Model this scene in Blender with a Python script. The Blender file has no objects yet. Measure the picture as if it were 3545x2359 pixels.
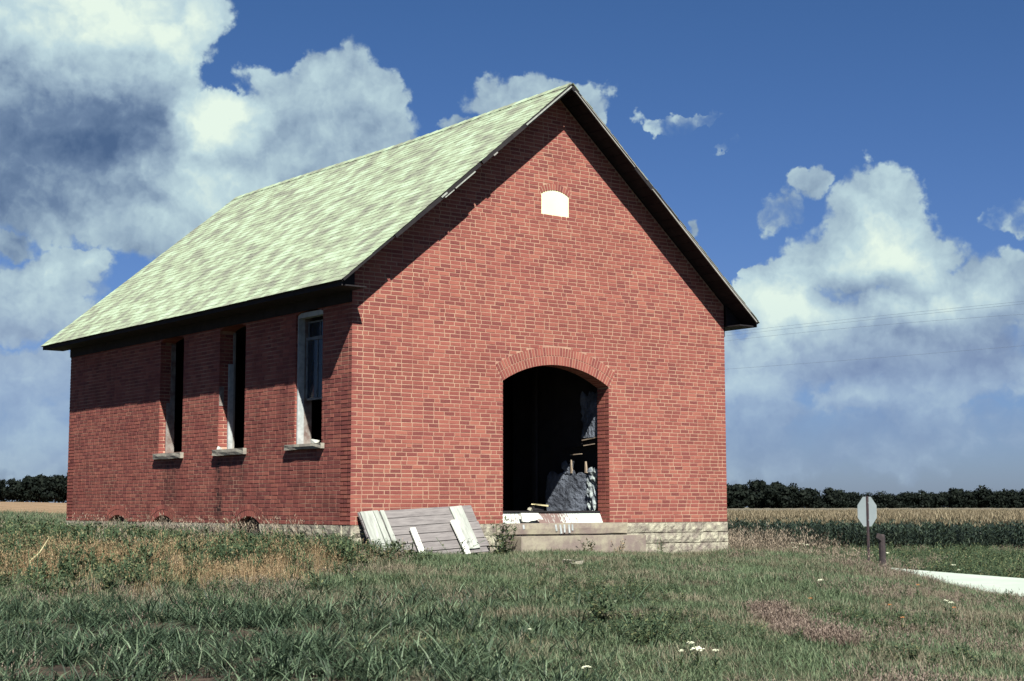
import bpy, bmesh, math, random
import numpy as np
from mathutils import Vector, Matrix

random.seed(7)
rng = np.random.default_rng(7)
S = bpy.context.scene
COL = S.collection

# ------------------------------------------------------------------ camera
F_PX, YAW, PITCH, ROLL = 5317.85, 0.6588, 0.1079, -0.0011      # focal length in photo pixels (3545 wide)
CAM = Vector((-12.2564, -19.7941, 0.2701))
fwd = Vector((math.sin(YAW)*math.cos(PITCH), math.cos(YAW)*math.cos(PITCH), math.sin(PITCH)))
rgt = fwd.cross(Vector((0, 0, 1))).normalized()
upv = rgt.cross(fwd)
r2 = rgt*math.cos(ROLL) + upv*math.sin(ROLL)
u2 = -rgt*math.sin(ROLL) + upv*math.cos(ROLL)
cd = bpy.data.cameras.new('camera')
cam = bpy.data.objects.new('camera', cd)
COL.objects.link(cam)
cam.matrix_world = Matrix(((r2.x, u2.x, -fwd.x, CAM.x), (r2.y, u2.y, -fwd.y, CAM.y),
                           (r2.z, u2.z, -fwd.z, CAM.z), (0, 0, 0, 1)))
cd.sensor_fit = 'HORIZONTAL'
cd.sensor_width = 36.0
cd.lens = 36.0*F_PX/3545.0
cd.clip_start = 0.1
cd.clip_end = 9000
S.camera = cam

# ------------------------------------------------------------------ exposure, sun
S.view_settings.view_transform = 'Standard'
S.view_settings.look = 'None'
S.view_settings.exposure = 1.5
S.view_settings.gamma = 1.0
S.view_settings.use_curve_mapping = False
SUNDIR = Vector((0.35, 0.785, -1.0)).normalized()     # the way the sunlight travels
sl = bpy.data.lights.new('sun', 'SUN')
sl.energy = 5.0
sl.angle = math.radians(0.53)
sl.color = (1.0, 0.955, 0.87)
so = bpy.data.objects.new('sun', sl)
COL.objects.link(so)
so.rotation_euler = SUNDIR.to_track_quat('-Z', 'Y').to_euler()
SUN_EL = math.asin(-SUNDIR.z)
SUN_AZ = math.atan2(-SUNDIR.x, -SUNDIR.y)             # from +Y, clockwise towards +X


class NT:
    """small helper for writing node trees"""
    def __init__(self, tree):
        self.t = tree
        self.n = tree.nodes
        self.l = tree.links

    def put(self, sock, v):
        if v is None:
            return
        if hasattr(v, 'is_output'):
            self.l.new(v, sock)
        else:
            if isinstance(v, (tuple, list)) and len(v) == 3 and sock.type == 'RGBA':
                v = (*v, 1)
            sock.default_value = v

    def node(self, typ, ins=None, **props):
        nd = self.n.new(typ)
        for k, v in props.items():
            setattr(nd, k, v)
        for k, v in (ins or {}).items():
            self.put(nd.inputs[k], v)
        return nd

    def m(self, op, a, b=None, c=None, clamp=False):
        nd = self.n.new('ShaderNodeMath')
        nd.operation = op
        nd.use_clamp = clamp
        self.put(nd.inputs[0], a)
        self.put(nd.inputs[1], b)
        self.put(nd.inputs[2], c)
        return nd.outputs[0]

    def v(self, op, a, b=None, out=0):
        nd = self.n.new('ShaderNodeVectorMath')
        nd.operation = op
        self.put(nd.inputs[0], a)
        self.put(nd.inputs[1], b)
        return nd.outputs['Value'] if op in ('LENGTH', 'DOT_PRODUCT') else nd.outputs[0]

    def xyz(self, x, y, z):
        return self.node('ShaderNodeCombineXYZ', {0: x, 1: y, 2: z}).outputs[0]

    def sep(self, v):
        return self.node('ShaderNodeSeparateXYZ', {0: v}).outputs

    def noise(self, vec, scale, detail=4, rough=0.55, dim='3D', col=False):
        nd = self.node('ShaderNodeTexNoise', {'Vector': vec, 'Scale': scale, 'Detail': detail, 'Roughness': rough},
                       noise_dimensions=dim)
        return nd.outputs['Color' if col else 0]

    def mix(self, f, a, b, mode='MIX'):
        nd = self.n.new('ShaderNodeMix')
        nd.data_type = 'RGBA'
        nd.blend_type = mode
        self.put(nd.inputs[0], f)
        self.put(nd.inputs[6], a)
        self.put(nd.inputs[7], b)
        return nd.outputs[2]

    def ss(self, v, lo, hi, a=0.0, b=1.0):
        return self.node('ShaderNodeMapRange', {'Value': v, 'From Min': lo, 'From Max': hi, 'To Min': a, 'To Max': b},
                         interpolation_type='SMOOTHSTEP').outputs[0]

    def ramp(self, f, stops):
        nd = self.n.new('ShaderNodeValToRGB')
        e = nd.color_ramp.elements
        while len(e) < len(stops):
            e.new(0.5)
        for el, (p, c) in zip(e, stops):
            el.position = p
            el.color = (*c, 1)
        self.put(nd.inputs[0], f)
        return nd.outputs[0]


# ------------------------------------------------------------------ sky: Nishita air with cumulus clouds in it
world = bpy.data.worlds.new('World')
S.world = world
world.use_nodes = True
w = NT(world.node_tree)
w.n.clear()
sky = w.node('ShaderNodeTexSky', sky_type='NISHITA')
sky.sun_disc = False
sky.sun_elevation = SUN_EL
sky.sun_rotation = SUN_AZ
sky.altitude = 200
sky.air_density = 1.0
sky.dust_density = 0.6
sky.ozone_density = 2.0
dirv = w.node('ShaderNodeTexCoord').outputs['Generated']
dx, dy, dz = w.sep(dirv)
az = w.m('ARCTAN2', dx, dy)
el = w.m('ARCSINE', dz)
P0 = w.xyz(az, el, 0.0)


def azel(px, py):
    """a direction in the sky, given where the photograph (2356 px wide) shows it"""
    d = fwd + r2*((px*1.5047-1772.5)/F_PX) - u2*((py*1.5047-1179.5)/F_PX)
    d.normalize()
    return math.atan2(d.x, d.y), math.asin(d.z)


RAD = 1.5047/F_PX
wn = w.noise(dirv, 22.0, 5, 0.6, col=True)
warp = w.v('MULTIPLY', w.v('SUBTRACT', wn, (0.5, 0.5, 0.5)), (0.045, 0.045, 0.0))
PW = w.v('ADD', P0, warp)
wn2 = w.noise(dirv, 90.0, 4, 0.6, col=True)
PW2 = w.v('ADD', PW, w.v('MULTIPLY', w.v('SUBTRACT', wn2, (0.5, 0.5, 0.5)), (0.012, 0.012, 0.0)))


def blob(px, py, rx, ry, P=None):
    a, e = azel(px, py)
    q = w.v('MULTIPLY', w.v('SUBTRACT', P or PW2, (a, e, 0)), (1/(rx*RAD), 1/(ry*RAD), 0))
    return w.m('SUBTRACT', 1.0, w.v('LENGTH', q))


# (x, y, rx, ry, strength)
CL = [
    (160, 40, 300, 210, 1.7), (330, 85, 130, 135, 1.3), (90, 250, 340, 200, 1.7), (295, 215, 125, 125, 1.1),
    (40, 330, 320, 140, 1.5),
    (490, 305, 95, 85, 1.2), (570, 280, 55, 55, 1.0), (745, 255, 165, 120, 1.1), (800, 180, 60, 65, 0.8),
    (702, 150, 34, 36, 0.8), (885, 240, 55, 70, 0.9), (660, 350, 180, 110, 1.1), (480, 410, 220, 140, 1.4),
    (250, 450, 320, 110, 1.4), (340, 515, 220, 85, 1.2), (80, 440, 280, 90, 1.0), (850, 330, 120, 100, 0.9),
    (70, 670, 160, 80, 0.8), (30, 730, 160, 60, 0.8), (10, 550, 60, 40, 0.5), (160, 620, 110, 36, 0.4),
    (60, 930, 70, 30, 0.6), (40, 860, 220, 70, 0.40), (60, 980, 260, 140, 0.30),
    (1180, 245, 115, 62, 1.0), (1285, 215, 70, 35, 0.9), (1345, 245, 60, 55, 0.8), (1060, 300, 60, 25, 0.4),
    (1862, 405, 48, 50, 0.45), (1800, 480, 80, 70, 0.12), (1600, 530, 17, 26, 0.8),
    (2010, 490, 110, 95, 0.9), (2040, 590, 165, 100, 1.0), (1950, 600, 110, 75, 0.7),
    (1745, 640, 36, 32, 0.9), (1790, 705, 105, 80, 1.2), (1860, 755, 180, 90, 0.9), (2130, 730, 330, 80, 0.75),
    (2270, 660, 150, 60, 0.65), (2050, 810, 460, 110, 0.75), (1720, 885, 130, 55, 0.8), (1970, 925, 130, 50, 0.7), (2150, 880, 200, 70, 0.7), (1800, 960, 160, 50, 0.6),
    (1900, 1000, 500, 130, 0.32), (2230, 860, 200, 60, 0.5), (1560, 280, 130, 34, 0.02), (1700, 345, 90, 20, 0.0),
    (2330, 500, 120, 60, 0.05), (2200, 980, 300, 60, 0.25),
]
field = None
for (x, y, rx, ry, s) in CL:
    b = blob(x, y, rx*1.12, ry*1.15)
    b = w.m('MULTIPLY', b, s) if s >= 0.6 else w.m('MINIMUM', w.m('ADD', b, (s-0.6)*0.8), s)
    field = b if field is None else w.m('SMOOTH_MAX', field, b, 0.10)
# the rest of the sky carries the same sort of scattered cumulus
far = w.m('MULTIPLY', w.m('SUBTRACT', w.noise(w.v('MULTIPLY', dirv, (1, 1, 2.2)), 2.6, 4, 0.5), 0.66), 5.0)
outside = w.ss(w.m('ABSOLUTE', w.m('SUBTRACT', az, YAW)), 0.36, 0.55)
outside = w.m('MAXIMUM', outside, w.ss(el, 0.45, 0.62))
far = w.m('SUBTRACT', far, w.m('MULTIPLY', w.m('SUBTRACT', 1.0, outside), 3.0))
field = w.m('MAXIMUM', field, far)
fb = w.noise(dirv, 30.0, 9, 0.52)
fb2 = w.noise(dirv, 11.0, 5, 0.55)


def puffs(off=None):
    # cauliflower heads: rounded cells at several scales
    v_ = w.v('ADD', dirv, w.v('MULTIPLY', w.v('SUBTRACT', wn, (0.5, 0.5, 0.5)), (0.03, 0.03, 0.03)))
    if off:
        v_ = w.v('ADD', v_, off)
    nd = w.node('ShaderNodeTexVoronoi', {'Vector': v_, 'Scale': 26.0, 'Detail': 3.5, 'Roughness': 0.55, 'Lacunarity': 2.2}, feature='F1')
    nd.normalize = True
    return w.m('SUBTRACT', 1.0, nd.outputs['Distance'])


pf = puffs()
dens = w.m('ADD', field, w.m('MULTIPLY', w.m('SUBTRACT', fb, 0.5), 0.50))
dens = w.m('ADD', dens, w.m('MULTIPLY', w.m('SUBTRACT', pf, 0.66), 0.75))
dens = w.m('ADD', dens, w.m('MULTIPLY', w.m('SUBTRACT', fb2, 0.5), 0.45))
# light and shade inside the clouds: (x, y, rx, ry, weight)
SH = [
    (250, 10, 420, 170, 0.42), (-160, 380, 640, 190, -0.66), (240, 240, 260, 110, -0.16), (430, 110, 80, 150, 0.25),
    (500, 280, 120, 80, 0.8), (760, 240, 220, 150, 0.08), (470, 450, 280, 120, 0.45), (230, 520, 320, 90, 0.15),
    (840, 285, 50, 50, -0.35), (700, 400, 180, 70, -0.12), (300, 345, 220, 45, -0.30), (320, 265, 150, 75, -0.45), (160, 300, 280, 90, -0.08), (215, 60, 260, 80, 0.25),
    (1790, 700, 150, 80, 0.75), (2040, 580, 140, 80, 0.5), (2010, 490, 120, 80, 0.15), (1180, 240, 160, 60, 0.2),
    (1960, 670, 160, 40, -0.35), (2290, 790, 240, 70, -0.35), (2000, 850, 500, 60, -0.40), (1720, 880, 110, 50, 0.35), (1980, 925, 120, 45, 0.35), (2100, 715, 260, 45, 0.35), (2000, 1010, 600, 90, -0.4),
    (90, 660, 200, 90, 0.10),
]
sh = w.m('MULTIPLY', w.m('SUBTRACT', pf, puffs((-0.005, -0.008, 0.012))), 0.9)
sh = w.m('ADD', sh, w.m('MULTIPLY', w.m('SUBTRACT', fb2, 0.5), 0.8))
sh = w.m('ADD', sh, 0.54)
for (x, y, rx, ry, s) in SH:
    b = w.m('MAXIMUM', blob(x, y, rx*1.2, ry*1.2, PW), 0.0)
    sh = w.m('ADD', sh, w.m('MULTIPLY', w.m('MULTIPLY', b, s), 0.75))
soft = w.ss(sh, 0.70, 0.25, 0.15, 0.48)
mask = w.m('MULTIPLY', w.ss(dens, -0.02, w.m('ADD', soft, -0.02)), w.ss(el, 0.11, 0.03, 1.0, 0.55))
ccol = w.ramp(sh, [(0.0, (0.075, 0.135, 0.26)), (0.25, (0.155, 0.235, 0.37)), (0.5, (0.33, 0.45, 0.56)),
                   (0.75, (0.52, 0.68, 0.73)), (1.0, (0.80, 0.93, 0.82))])
SKY_STRENGTH = 0.1
tint = w.mix(w.ss(el, -0.02, 0.46), (0.140, 0.180, 0.300), (0.108, 0.178, 0.265))
skyc = w.mix(1.0, sky.outputs[0], tint, 'MULTIPLY')
hz = w.ss(el, 0.30, 0.0)
ccol = w.mix(w.ss(el, 0.17, 0.07, 0.0, 0.75), ccol, w.ramp(sh, [(0.0, (0.20, 0.27, 0.46)), (0.5, (0.34, 0.45, 0.61)), (1.0, (0.62, 0.78, 0.80))]))
cc10 = w.mix(1.0, ccol, (0.354/SKY_STRENGTH,)*3, 'MULTIPLY')
final = w.mix(w.m('MULTIPLY', mask, w.ss(el, -0.05, 0.03, 0.2, 1.0)), skyc, cc10)
bg = w.node('ShaderNodeBackground', {0: final, 1: SKY_STRENGTH})
wo = w.node('ShaderNodeOutputWorld')
w.l.new(bg.outputs[0], wo.inputs[0])
world.cycles.sampling_method = 'MANUAL'
world.cycles.sample_map_resolution = 512

SKY_ONLY = False


# ------------------------------------------------------------------ materials
def mat(name, rough=0.8, spec=0.3):
    m_ = bpy.data.materials.new(name)
    m_.use_nodes = True
    t = NT(m_.node_tree)
    t.n.clear()
    bs = t.node('ShaderNodeBsdfPrincipled', {'Roughness': rough, 'Specular IOR Level': spec})
    o = t.node('ShaderNodeOutputMaterial')
    t.l.new(bs.outputs[0], o.inputs[0])
    t.bsdf = bs
    t.out = o
    t.pos = t.node('ShaderNodeNewGeometry').outputs['Position']
    return m_, t


def rnd_piece(t):
    """one random number per piece, whether the pieces are joined or separate objects"""
    a = t.node('ShaderNodeNewGeometry').outputs['Random Per Island']
    b = t.node('ShaderNodeObjectInfo').outputs['Random']
    return t.m('FRACT', t.m('ADD', a, b))


def bump(t, h, strength, dist):
    b = t.node('ShaderNodeBump', {'Height': h, 'Strength': strength, 'Distance': dist})
    t.l.new(b.outputs[0], t.bsdf.inputs['Normal'])


def simple(name, a, b, scale=6, rough=0.85, spec=0.2, bscale=60, bstr=0.3, bdist=0.01, stretch=(1, 1, 1), detail=5):
    m_, t = mat(name, rough, spec)
    p = t.v('MULTIPLY', t.pos, stretch)
    t.put(t.bsdf.inputs['Base Color'], t.mix(t.ss(t.noise(p, scale, detail, 0.65), 0.33, 0.67), a, b))
    bump(t, t.noise(p, bscale, 5, 0.6), bstr, bdist)
    return m_


def brick_mat():
    m_, t = mat('weathered_red_brick', 0.9, 0.15)
    r = rnd_piece(t)
    c = t.ramp(r, [(0.0, (0.1092, 0.0301, 0.0297)), (0.18, (0.1339, 0.0372, 0.0349)), (0.40, (0.1665, 0.0483, 0.0410)),
                   (0.75, (0.1939, 0.0604, 0.0487)), (1.0, (0.2239, 0.0780, 0.0581))])
    x, y, z = t.sep(t.pos)
    big = t.noise(t.pos, 1.1, 4, 0.6)
    c = t.mix(t.ss(big, 0.42, 0.66, 0.0, 0.55), c, (0.1283, 0.0361, 0.0306))
    fine = t.noise(t.pos, 45, 4, 0.7)
    c = t.mix(t.ss(fine, 0.35, 0.75, 0.0, 0.30), c, (0.2512, 0.1106, 0.0767))
    # rain streaks of soot below the window sills of the long wall and above the gable board
    def streak(y0, w_, z1, z0, k, ax=y):
        a = t.ss(t.m('ABSOLUTE', t.m('SUBTRACT', t.m('ADD', ax, t.m('MULTIPLY', t.m('SUBTRACT', t.noise(t.pos, 3.0, 3), 0.5), 0.25)), y0)), w_, w_*0.2)
        b = t.m('MULTIPLY', t.ss(z, z1+0.05, z1-0.1), t.ss(z, z0-0.1, z0+0.5))
        return t.m('MULTIPLY', t.m('MULTIPLY', t.m('MULTIPLY', a, b), t.ss(t.noise(t.pos, 7.0, 4), 0.30, 0.6)), k)
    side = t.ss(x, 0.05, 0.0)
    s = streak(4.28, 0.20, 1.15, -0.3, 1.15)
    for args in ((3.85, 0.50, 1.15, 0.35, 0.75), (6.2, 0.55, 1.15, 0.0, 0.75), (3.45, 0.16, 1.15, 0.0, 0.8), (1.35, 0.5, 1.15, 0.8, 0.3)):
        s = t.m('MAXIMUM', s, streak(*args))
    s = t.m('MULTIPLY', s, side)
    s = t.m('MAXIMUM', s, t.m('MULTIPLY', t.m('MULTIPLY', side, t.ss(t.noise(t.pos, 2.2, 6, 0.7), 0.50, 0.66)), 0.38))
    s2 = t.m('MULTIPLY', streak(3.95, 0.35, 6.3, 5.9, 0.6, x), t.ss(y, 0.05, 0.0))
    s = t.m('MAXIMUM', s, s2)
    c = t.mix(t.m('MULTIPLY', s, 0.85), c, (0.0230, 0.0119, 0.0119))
    t.put(t.bsdf.inputs['Base Color'], c)
    bump(t, fine, 0.5, 0.004)
    return m_


def mortar_mat():
    m_, t = mat('tan_lime_mortar', 0.95, 0.1)
    c = t.mix(t.ss(t.noise(t.pos, 2.0, 5, 0.7), 0.35, 0.65), (0.3017, 0.1965, 0.1386), (0.2504, 0.1395, 0.1038))
    x, y, z = t.sep(t.pos)
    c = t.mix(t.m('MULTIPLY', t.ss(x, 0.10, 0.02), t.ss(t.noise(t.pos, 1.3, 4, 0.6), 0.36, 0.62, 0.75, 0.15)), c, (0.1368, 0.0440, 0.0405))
    t.put(t.bsdf.inputs['Base Color'], c)
    bump(t, t.noise(t.pos, 90, 4, 0.7), 0.4, 0.004)
    return m_


def shingle_mat():
    m_, t = mat('mottled_pale_green_shingle', 0.9, 0.15)
    r = rnd_piece(t)
    x, y, z = t.sep(t.pos)
    q = t.xyz(x, t.m('MULTIPLY', y, 1.15), t.m('MULTIPLY', z, 1.5))
    n = t.noise(q, 2.3, 3, 0.6)
    n2 = t.noise(t.pos, 1.1, 3, 0.5)
    k = t.m('ADD', t.m('MULTIPLY', r, 0.34), t.m('ADD', t.m('MULTIPLY', t.m('SUBTRACT', n, 0.5), 2.9), t.m('MULTIPLY', t.m('SUBTRACT', n2, 0.5), 0.6)))
    c = t.ramp(t.m('ADD', k, 0.40), [(0.0, (0.1266, 0.1353, 0.1085)), (0.30, (0.1632, 0.1834, 0.1356)), (0.62, (0.2084, 0.2556, 0.1709)), (1.0, (0.2725, 0.3481, 0.2481))])
    c = t.mix(t.ss(t.noise(t.pos, 70, 3, 0.7), 0.35, 0.7, 0.0, 0.25), c, (0.1408, 0.1563, 0.1139))
    t.put(t.bsdf.inputs['Base Color'], c)
    bump(t, t.noise(t.pos, 160, 3, 0.7), 0.5, 0.003)
    return m_


def wood_mat(name, a, b, axis=(1, 1, 1), rough=0.85):
    m_, t = mat(name, rough, 0.2)
    p = t.v('MULTIPLY', t.node('ShaderNodeTexCoord').outputs['Object'], axis)
    r = rnd_piece(t)
    p = t.v('ADD', p, t.xyz(t.m('MULTIPLY', r, 13.0), t.m('MULTIPLY', r, 7.0), 0.0))
    n = t.noise(p, 5, 6, 0.7)
    c = t.mix(t.ss(n, 0.32, 0.68), a, b)
    c = t.mix(t.m('MULTIPLY', r, 0.35), c, tuple(x*0.7 for x in a))
    t.put(t.bsdf.inputs['Base Color'], c)
    bump(t, n, 0.5, 0.006)
    return m_


def peeling_mat():
    m_, t = mat('peeling_white_paint_on_wood', 0.7, 0.3)
    p = t.v('MULTIPLY', t.pos, (13.0, 5.0, 1.6))
    n = t.noise(p, 3.2, 6, 0.7)
    x, y, z = t.sep(t.pos)
    k = t.m('ADD', n, t.m('MULTIPLY', t.ss(t.m('ABSOLUTE', t.m('SUBTRACT', x, 4.0)), 0.45, 0.15), 0.16))
    k = t.m('SUBTRACT', k, t.m('MULTIPLY', t.ss(x, 4.45, 4.9), 0.08))
    c = t.mix(t.ss(k, 0.50, 0.60), (0.3400, 0.3825, 0.3485), (0.1148, 0.0765, 0.0680))
    t.put(t.bsdf.inputs['Base Color'], c)
    bump(t, n, 0.6, 0.006)
    return m_


def leaf_mat(name, cols, dry=None, dry_thr=(0.5, 0.7), dscale=0.35, rough=0.55, transl=0.35, spec=0.25):
    """foliage: colour changes from plant to plant, with drier patches over the ground"""
    m_ = bpy.data.materials.new(name)
    m_.use_nodes = True
    t = NT(m_.node_tree)
    t.n.clear()
    pos = t.node('ShaderNodeNewGeometry').outputs['Position']
    r = rnd_piece(t)
    c = t.ramp(r, [(i/(len(cols)-1), k) for i, k in enumerate(cols)])
    if dry:
        c = t.mix(t.m('MULTIPLY', t.ss(t.m('ADD', t.noise(pos, dscale, 5, 0.65), t.m('MULTIPLY', t.m('SUBTRACT', r, 0.5), 0.2)), *dry_thr), 0.85), c, dry)
    bs = t.node('ShaderNodeBsdfPrincipled', {'Roughness': rough, 'Specular IOR Level': spec, 'Base Color': c})
    tr = t.node('ShaderNodeBsdfTranslucent', {'Color': c})
    mx = t.node('ShaderNodeMixShader', {0: transl})
    t.l.new(bs.outputs[0], mx.inputs[1])
    t.l.new(tr.outputs[0], mx.inputs[2])
    o = t.node('ShaderNodeOutputMaterial')
    t.l.new(mx.outputs[0], o.inputs[0])
    return m_


M = {}
M['brick'] = brick_mat()
M['mortar'] = mortar_mat()
M['shingle'] = shingle_mat()
M['stone'] = simple('pale_limestone', (0.3116, 0.3040, 0.2301), (0.1312, 0.1120, 0.0975), 6, bscale=26, bstr=0.9, bdist=0.02, detail=7)
M['concrete'] = simple('old_concrete', (0.2362, 0.2190, 0.1629), (0.1476, 0.1194, 0.1067), 3.5, bscale=40, bstr=0.4)
M['sill'] = simple('stone_sill', (0.2376, 0.2304, 0.1872), (0.1584, 0.144, 0.126), 6, bscale=30, bstr=0.5)
M['plaster'] = simple('flaking_plaster', (0.1915, 0.1814, 0.1663), (0.1109, 0.0806, 0.0706), 6, bscale=20, bstr=0.5, bdist=0.02)
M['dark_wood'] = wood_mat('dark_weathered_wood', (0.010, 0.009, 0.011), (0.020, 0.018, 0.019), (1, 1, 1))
M['interior'] = simple('dark_interior', (0.036, 0.0324, 0.0324), (0.0216, 0.0202, 0.0216), 2)
M['greywood'] = wood_mat('silver_grey_boards', (0.095, 0.088, 0.088), (0.165, 0.156, 0.152), (0.6, 6, 1))
M['batten'] = wood_mat('whitish_weathered_board', (0.27, 0.295, 0.262), (0.17, 0.18, 0.165), (4, 0.6, 1))
M['trim'] = wood_mat('faded_grey_trim', (0.1728, 0.1728, 0.1584), (0.2592, 0.2592, 0.2376), (1, 1, 1))
M['white'] = simple('white_paint', (0.4752, 0.4968, 0.4464), (0.3744, 0.3816, 0.3456), 8, rough=0.6)
M['frame'] = simple('greyed_white_window_paint', (0.3182, 0.3488, 0.3488), (0.2203, 0.2448, 0.2448), 9, rough=0.6)
M['board'] = simple('bright_white_board', (0.60, 0.58, 0.38), (0.56, 0.54, 0.35), 3, rough=0.6, bstr=0.05)
M['peel'] = peeling_mat()
M['sash'] = simple('shade_toned_sash_paint', (0.13, 0.15, 0.16), (0.07, 0.08, 0.09), 9, rough=0.6)  # window paint darkened to carry the shade on the sashes
M['tar'] = simple('crumpled_tar_paper', (0.1224, 0.1408, 0.1728), (0.0428, 0.0490, 0.0634), 3.0, rough=0.75, spec=0.25, bscale=14, bstr=0.8, bdist=0.04)
M['lath'] = wood_mat('splintered_lath', (0.288, 0.2376, 0.1728), (0.18, 0.1368, 0.108), (1, 1, 1))
M['palepaper'] = simple('pale_torn_paper', (0.288, 0.3312, 0.3168), (0.0864, 0.1008, 0.1224), 6, bscale=12, bstr=1.0, bdist=0.05)
M['signback'] = simple('dull_aluminium_sign_back', (0.1555, 0.1814, 0.1901), (0.1382, 0.1642, 0.1728), 3, rough=0.55, bstr=0.02)
M['steel'] = simple('dark_rusty_steel', (0.0252, 0.0202, 0.0252), (0.0432, 0.0288, 0.0288), 9)
M['postwood'] = simple('creosoted_wood', (0.0202, 0.0158, 0.0187), (0.036, 0.0288, 0.0288), 9)
M['wire'] = simple('power_wire', (0.10, 0.13, 0.18), (0.10, 0.13, 0.18), 1)
M['road'] = simple('pale_concrete_road', (0.2952, 0.3456, 0.2952), (0.252, 0.2952, 0.2556), 0.8, rough=0.8, bscale=25, bstr=0.2)
M['flat_stone'] = simple('flat_pale_stone', (0.2484, 0.2376, 0.1836), (0.1890, 0.1782, 0.1458), 6)

gm, t = mat('ground_soil_and_thatch', 1.0, 0.05)
n1 = t.noise(t.pos, 0.30, 5, 0.6)
n2 = t.noise(t.pos, 4.0, 6, 0.7)
c = t.mix(t.ss(n2, 0.36, 0.64), (0.022, 0.020, 0.017), (0.062, 0.045, 0.036))
c = t.mix(t.ss(n1, 0.42, 0.62, 0.0, 0.6), c, (0.0468, 0.0612, 0.0324))
x_, y_, z_ = t.sep(t.pos)
dcam = t.v('LENGTH', t.v('SUBTRACT', t.pos, tuple(CAM)))
leftness = t.m('SUBTRACT', t.m('MULTIPLY', t.m('SUBTRACT', y_, CAM.y), math.sin(YAW)), t.m('MULTIPLY', t.m('SUBTRACT', x_, CAM.x), math.cos(YAW)))
farl = t.m('MULTIPLY', t.ss(dcam, 68, 95), t.ss(leftness, 0.0, 10.0))
c = t.mix(t.ss(dcam, 45, 75, 0.0, 0.8), c, t.mix(t.ss(n1, 0.35, 0.6), (0.072, 0.0864, 0.0432), (0.1584, 0.1224, 0.0684)))
c = t.mix(farl, c, t.mix(t.ss(t.noise(t.pos, 0.08, 4, 0.6), 0.35, 0.65), (0.185, 0.128, 0.082), (0.13, 0.096, 0.060)))
t.put(t.bsdf.inputs['Base Color'], c)
bump(t, t.noise(t.pos, 14, 6, 0.7), 0.8, 0.05)
M['ground'] = gm
M['soil'] = simple('bare_brown_soil', (0.150, 0.105, 0.085), (0.080, 0.056, 0.048), 7, bscale=18, bstr=1.0, bdist=0.05)

GREEN = [(0.0371, 0.0597, 0.0327), (0.0645, 0.1008, 0.0530), (0.1054, 0.1491, 0.0790), (0.1709, 0.2108, 0.1204)]
M['blade'] = leaf_mat('grass_blade', GREEN, (0.20, 0.170, 0.122), (0.50, 0.62), 0.9)
M['coarse'] = leaf_mat('coarse_grass_blade', [(0.009, 0.018, 0.010), (0.020, 0.037, 0.021), (0.050, 0.080, 0.046), (0.135, 0.185, 0.112)], (0.12, 0.10, 0.07), (0.64, 0.80), 0.7)
M['dry'] = leaf_mat('dry_grass', [(0.13, 0.086, 0.048), (0.23, 0.160, 0.088), (0.33, 0.25, 0.140)], transl=0.25)
M['purple'] = leaf_mat('brownish_seed_grass', [(0.1008, 0.0792, 0.0648), (0.1584, 0.1188, 0.0972), (0.2088, 0.1692, 0.1296)], transl=0.25)
M['weed'] = leaf_mat('weed_leaf', [(0.014, 0.027, 0.016), (0.028, 0.050, 0.026), (0.070, 0.098, 0.045), (0.15, 0.155, 0.075)], (0.19, 0.155, 0.09), (0.58, 0.74), 1.6)
M['corn_leaf'] = leaf_mat('corn_leaf', [(0.012, 0.021, 0.017), (0.023, 0.038, 0.027), (0.052, 0.075, 0.046)], transl=0.2, spec=0.3)
M['tassel'] = leaf_mat('corn_tassel', [(0.1591, 0.1267, 0.0796), (0.2081, 0.1774, 0.1102)], transl=0.3)
M['tree_leaf'] = leaf_mat('far_tree_leaf', [(0.005, 0.0072, 0.0065), (0.0079, 0.0108, 0.0086), (0.0115, 0.0151, 0.0115)], transl=0.1, spec=0.02)
M['brush'] = leaf_mat('tan_brush', [(0.10, 0.082, 0.062), (0.19, 0.155, 0.118), (0.29, 0.24, 0.175)], transl=0.25)
M['bark'] = simple('tree_bark', (0.0216, 0.018, 0.018), (0.036, 0.0288, 0.0288), 8)
M['petal'] = simple('cream_flower', (0.5184, 0.5328, 0.396), (0.4464, 0.4752, 0.3456), 30, bstr=0.1)
M['stem'] = simple('dark_green_stem', (0.036, 0.0648, 0.036), (0.0576, 0.0864, 0.0432), 9)
M['straw'] = simple('pale_straw', (0.4752, 0.432, 0.2592), (0.396, 0.3456, 0.1944), 9)
M['orange_petal'] = simple('dull_orange_flower', (0.396, 0.144, 0.0504), (0.36, 0.1728, 0.0576), 9)

gl, t = mat('dark_window_glass', 0.12, 0.5)
t.put(t.bsdf.inputs['Base Color'], (0.02, 0.03, 0.045, 1))  # near-black tint, partly see-through
t.put(t.bsdf.inputs['Alpha'], 0.45)
M['glass'] = gl


# ------------------------------------------------------------------ object helpers
def tag(o, label=None, cat=None, group=None, kind=None):
    if label:
        o['label'] = label
    if cat:
        o['category'] = cat
    if group:
        o['group'] = group
    if kind:
        o['kind'] = kind
    return o


def empty(name, loc=(0, 0, 0)):
    o = bpy.data.objects.new(name, None)
    o.location = loc
    o.empty_display_size = 0.3
    COL.objects.link(o)
    return o


def link(name, me, parent=None, loc=None):
    o = bpy.data.objects.new(name, me)
    COL.objects.link(o)
    if parent:
        o.parent = parent
    if loc is not None:
        o.location = loc
    return o


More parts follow.
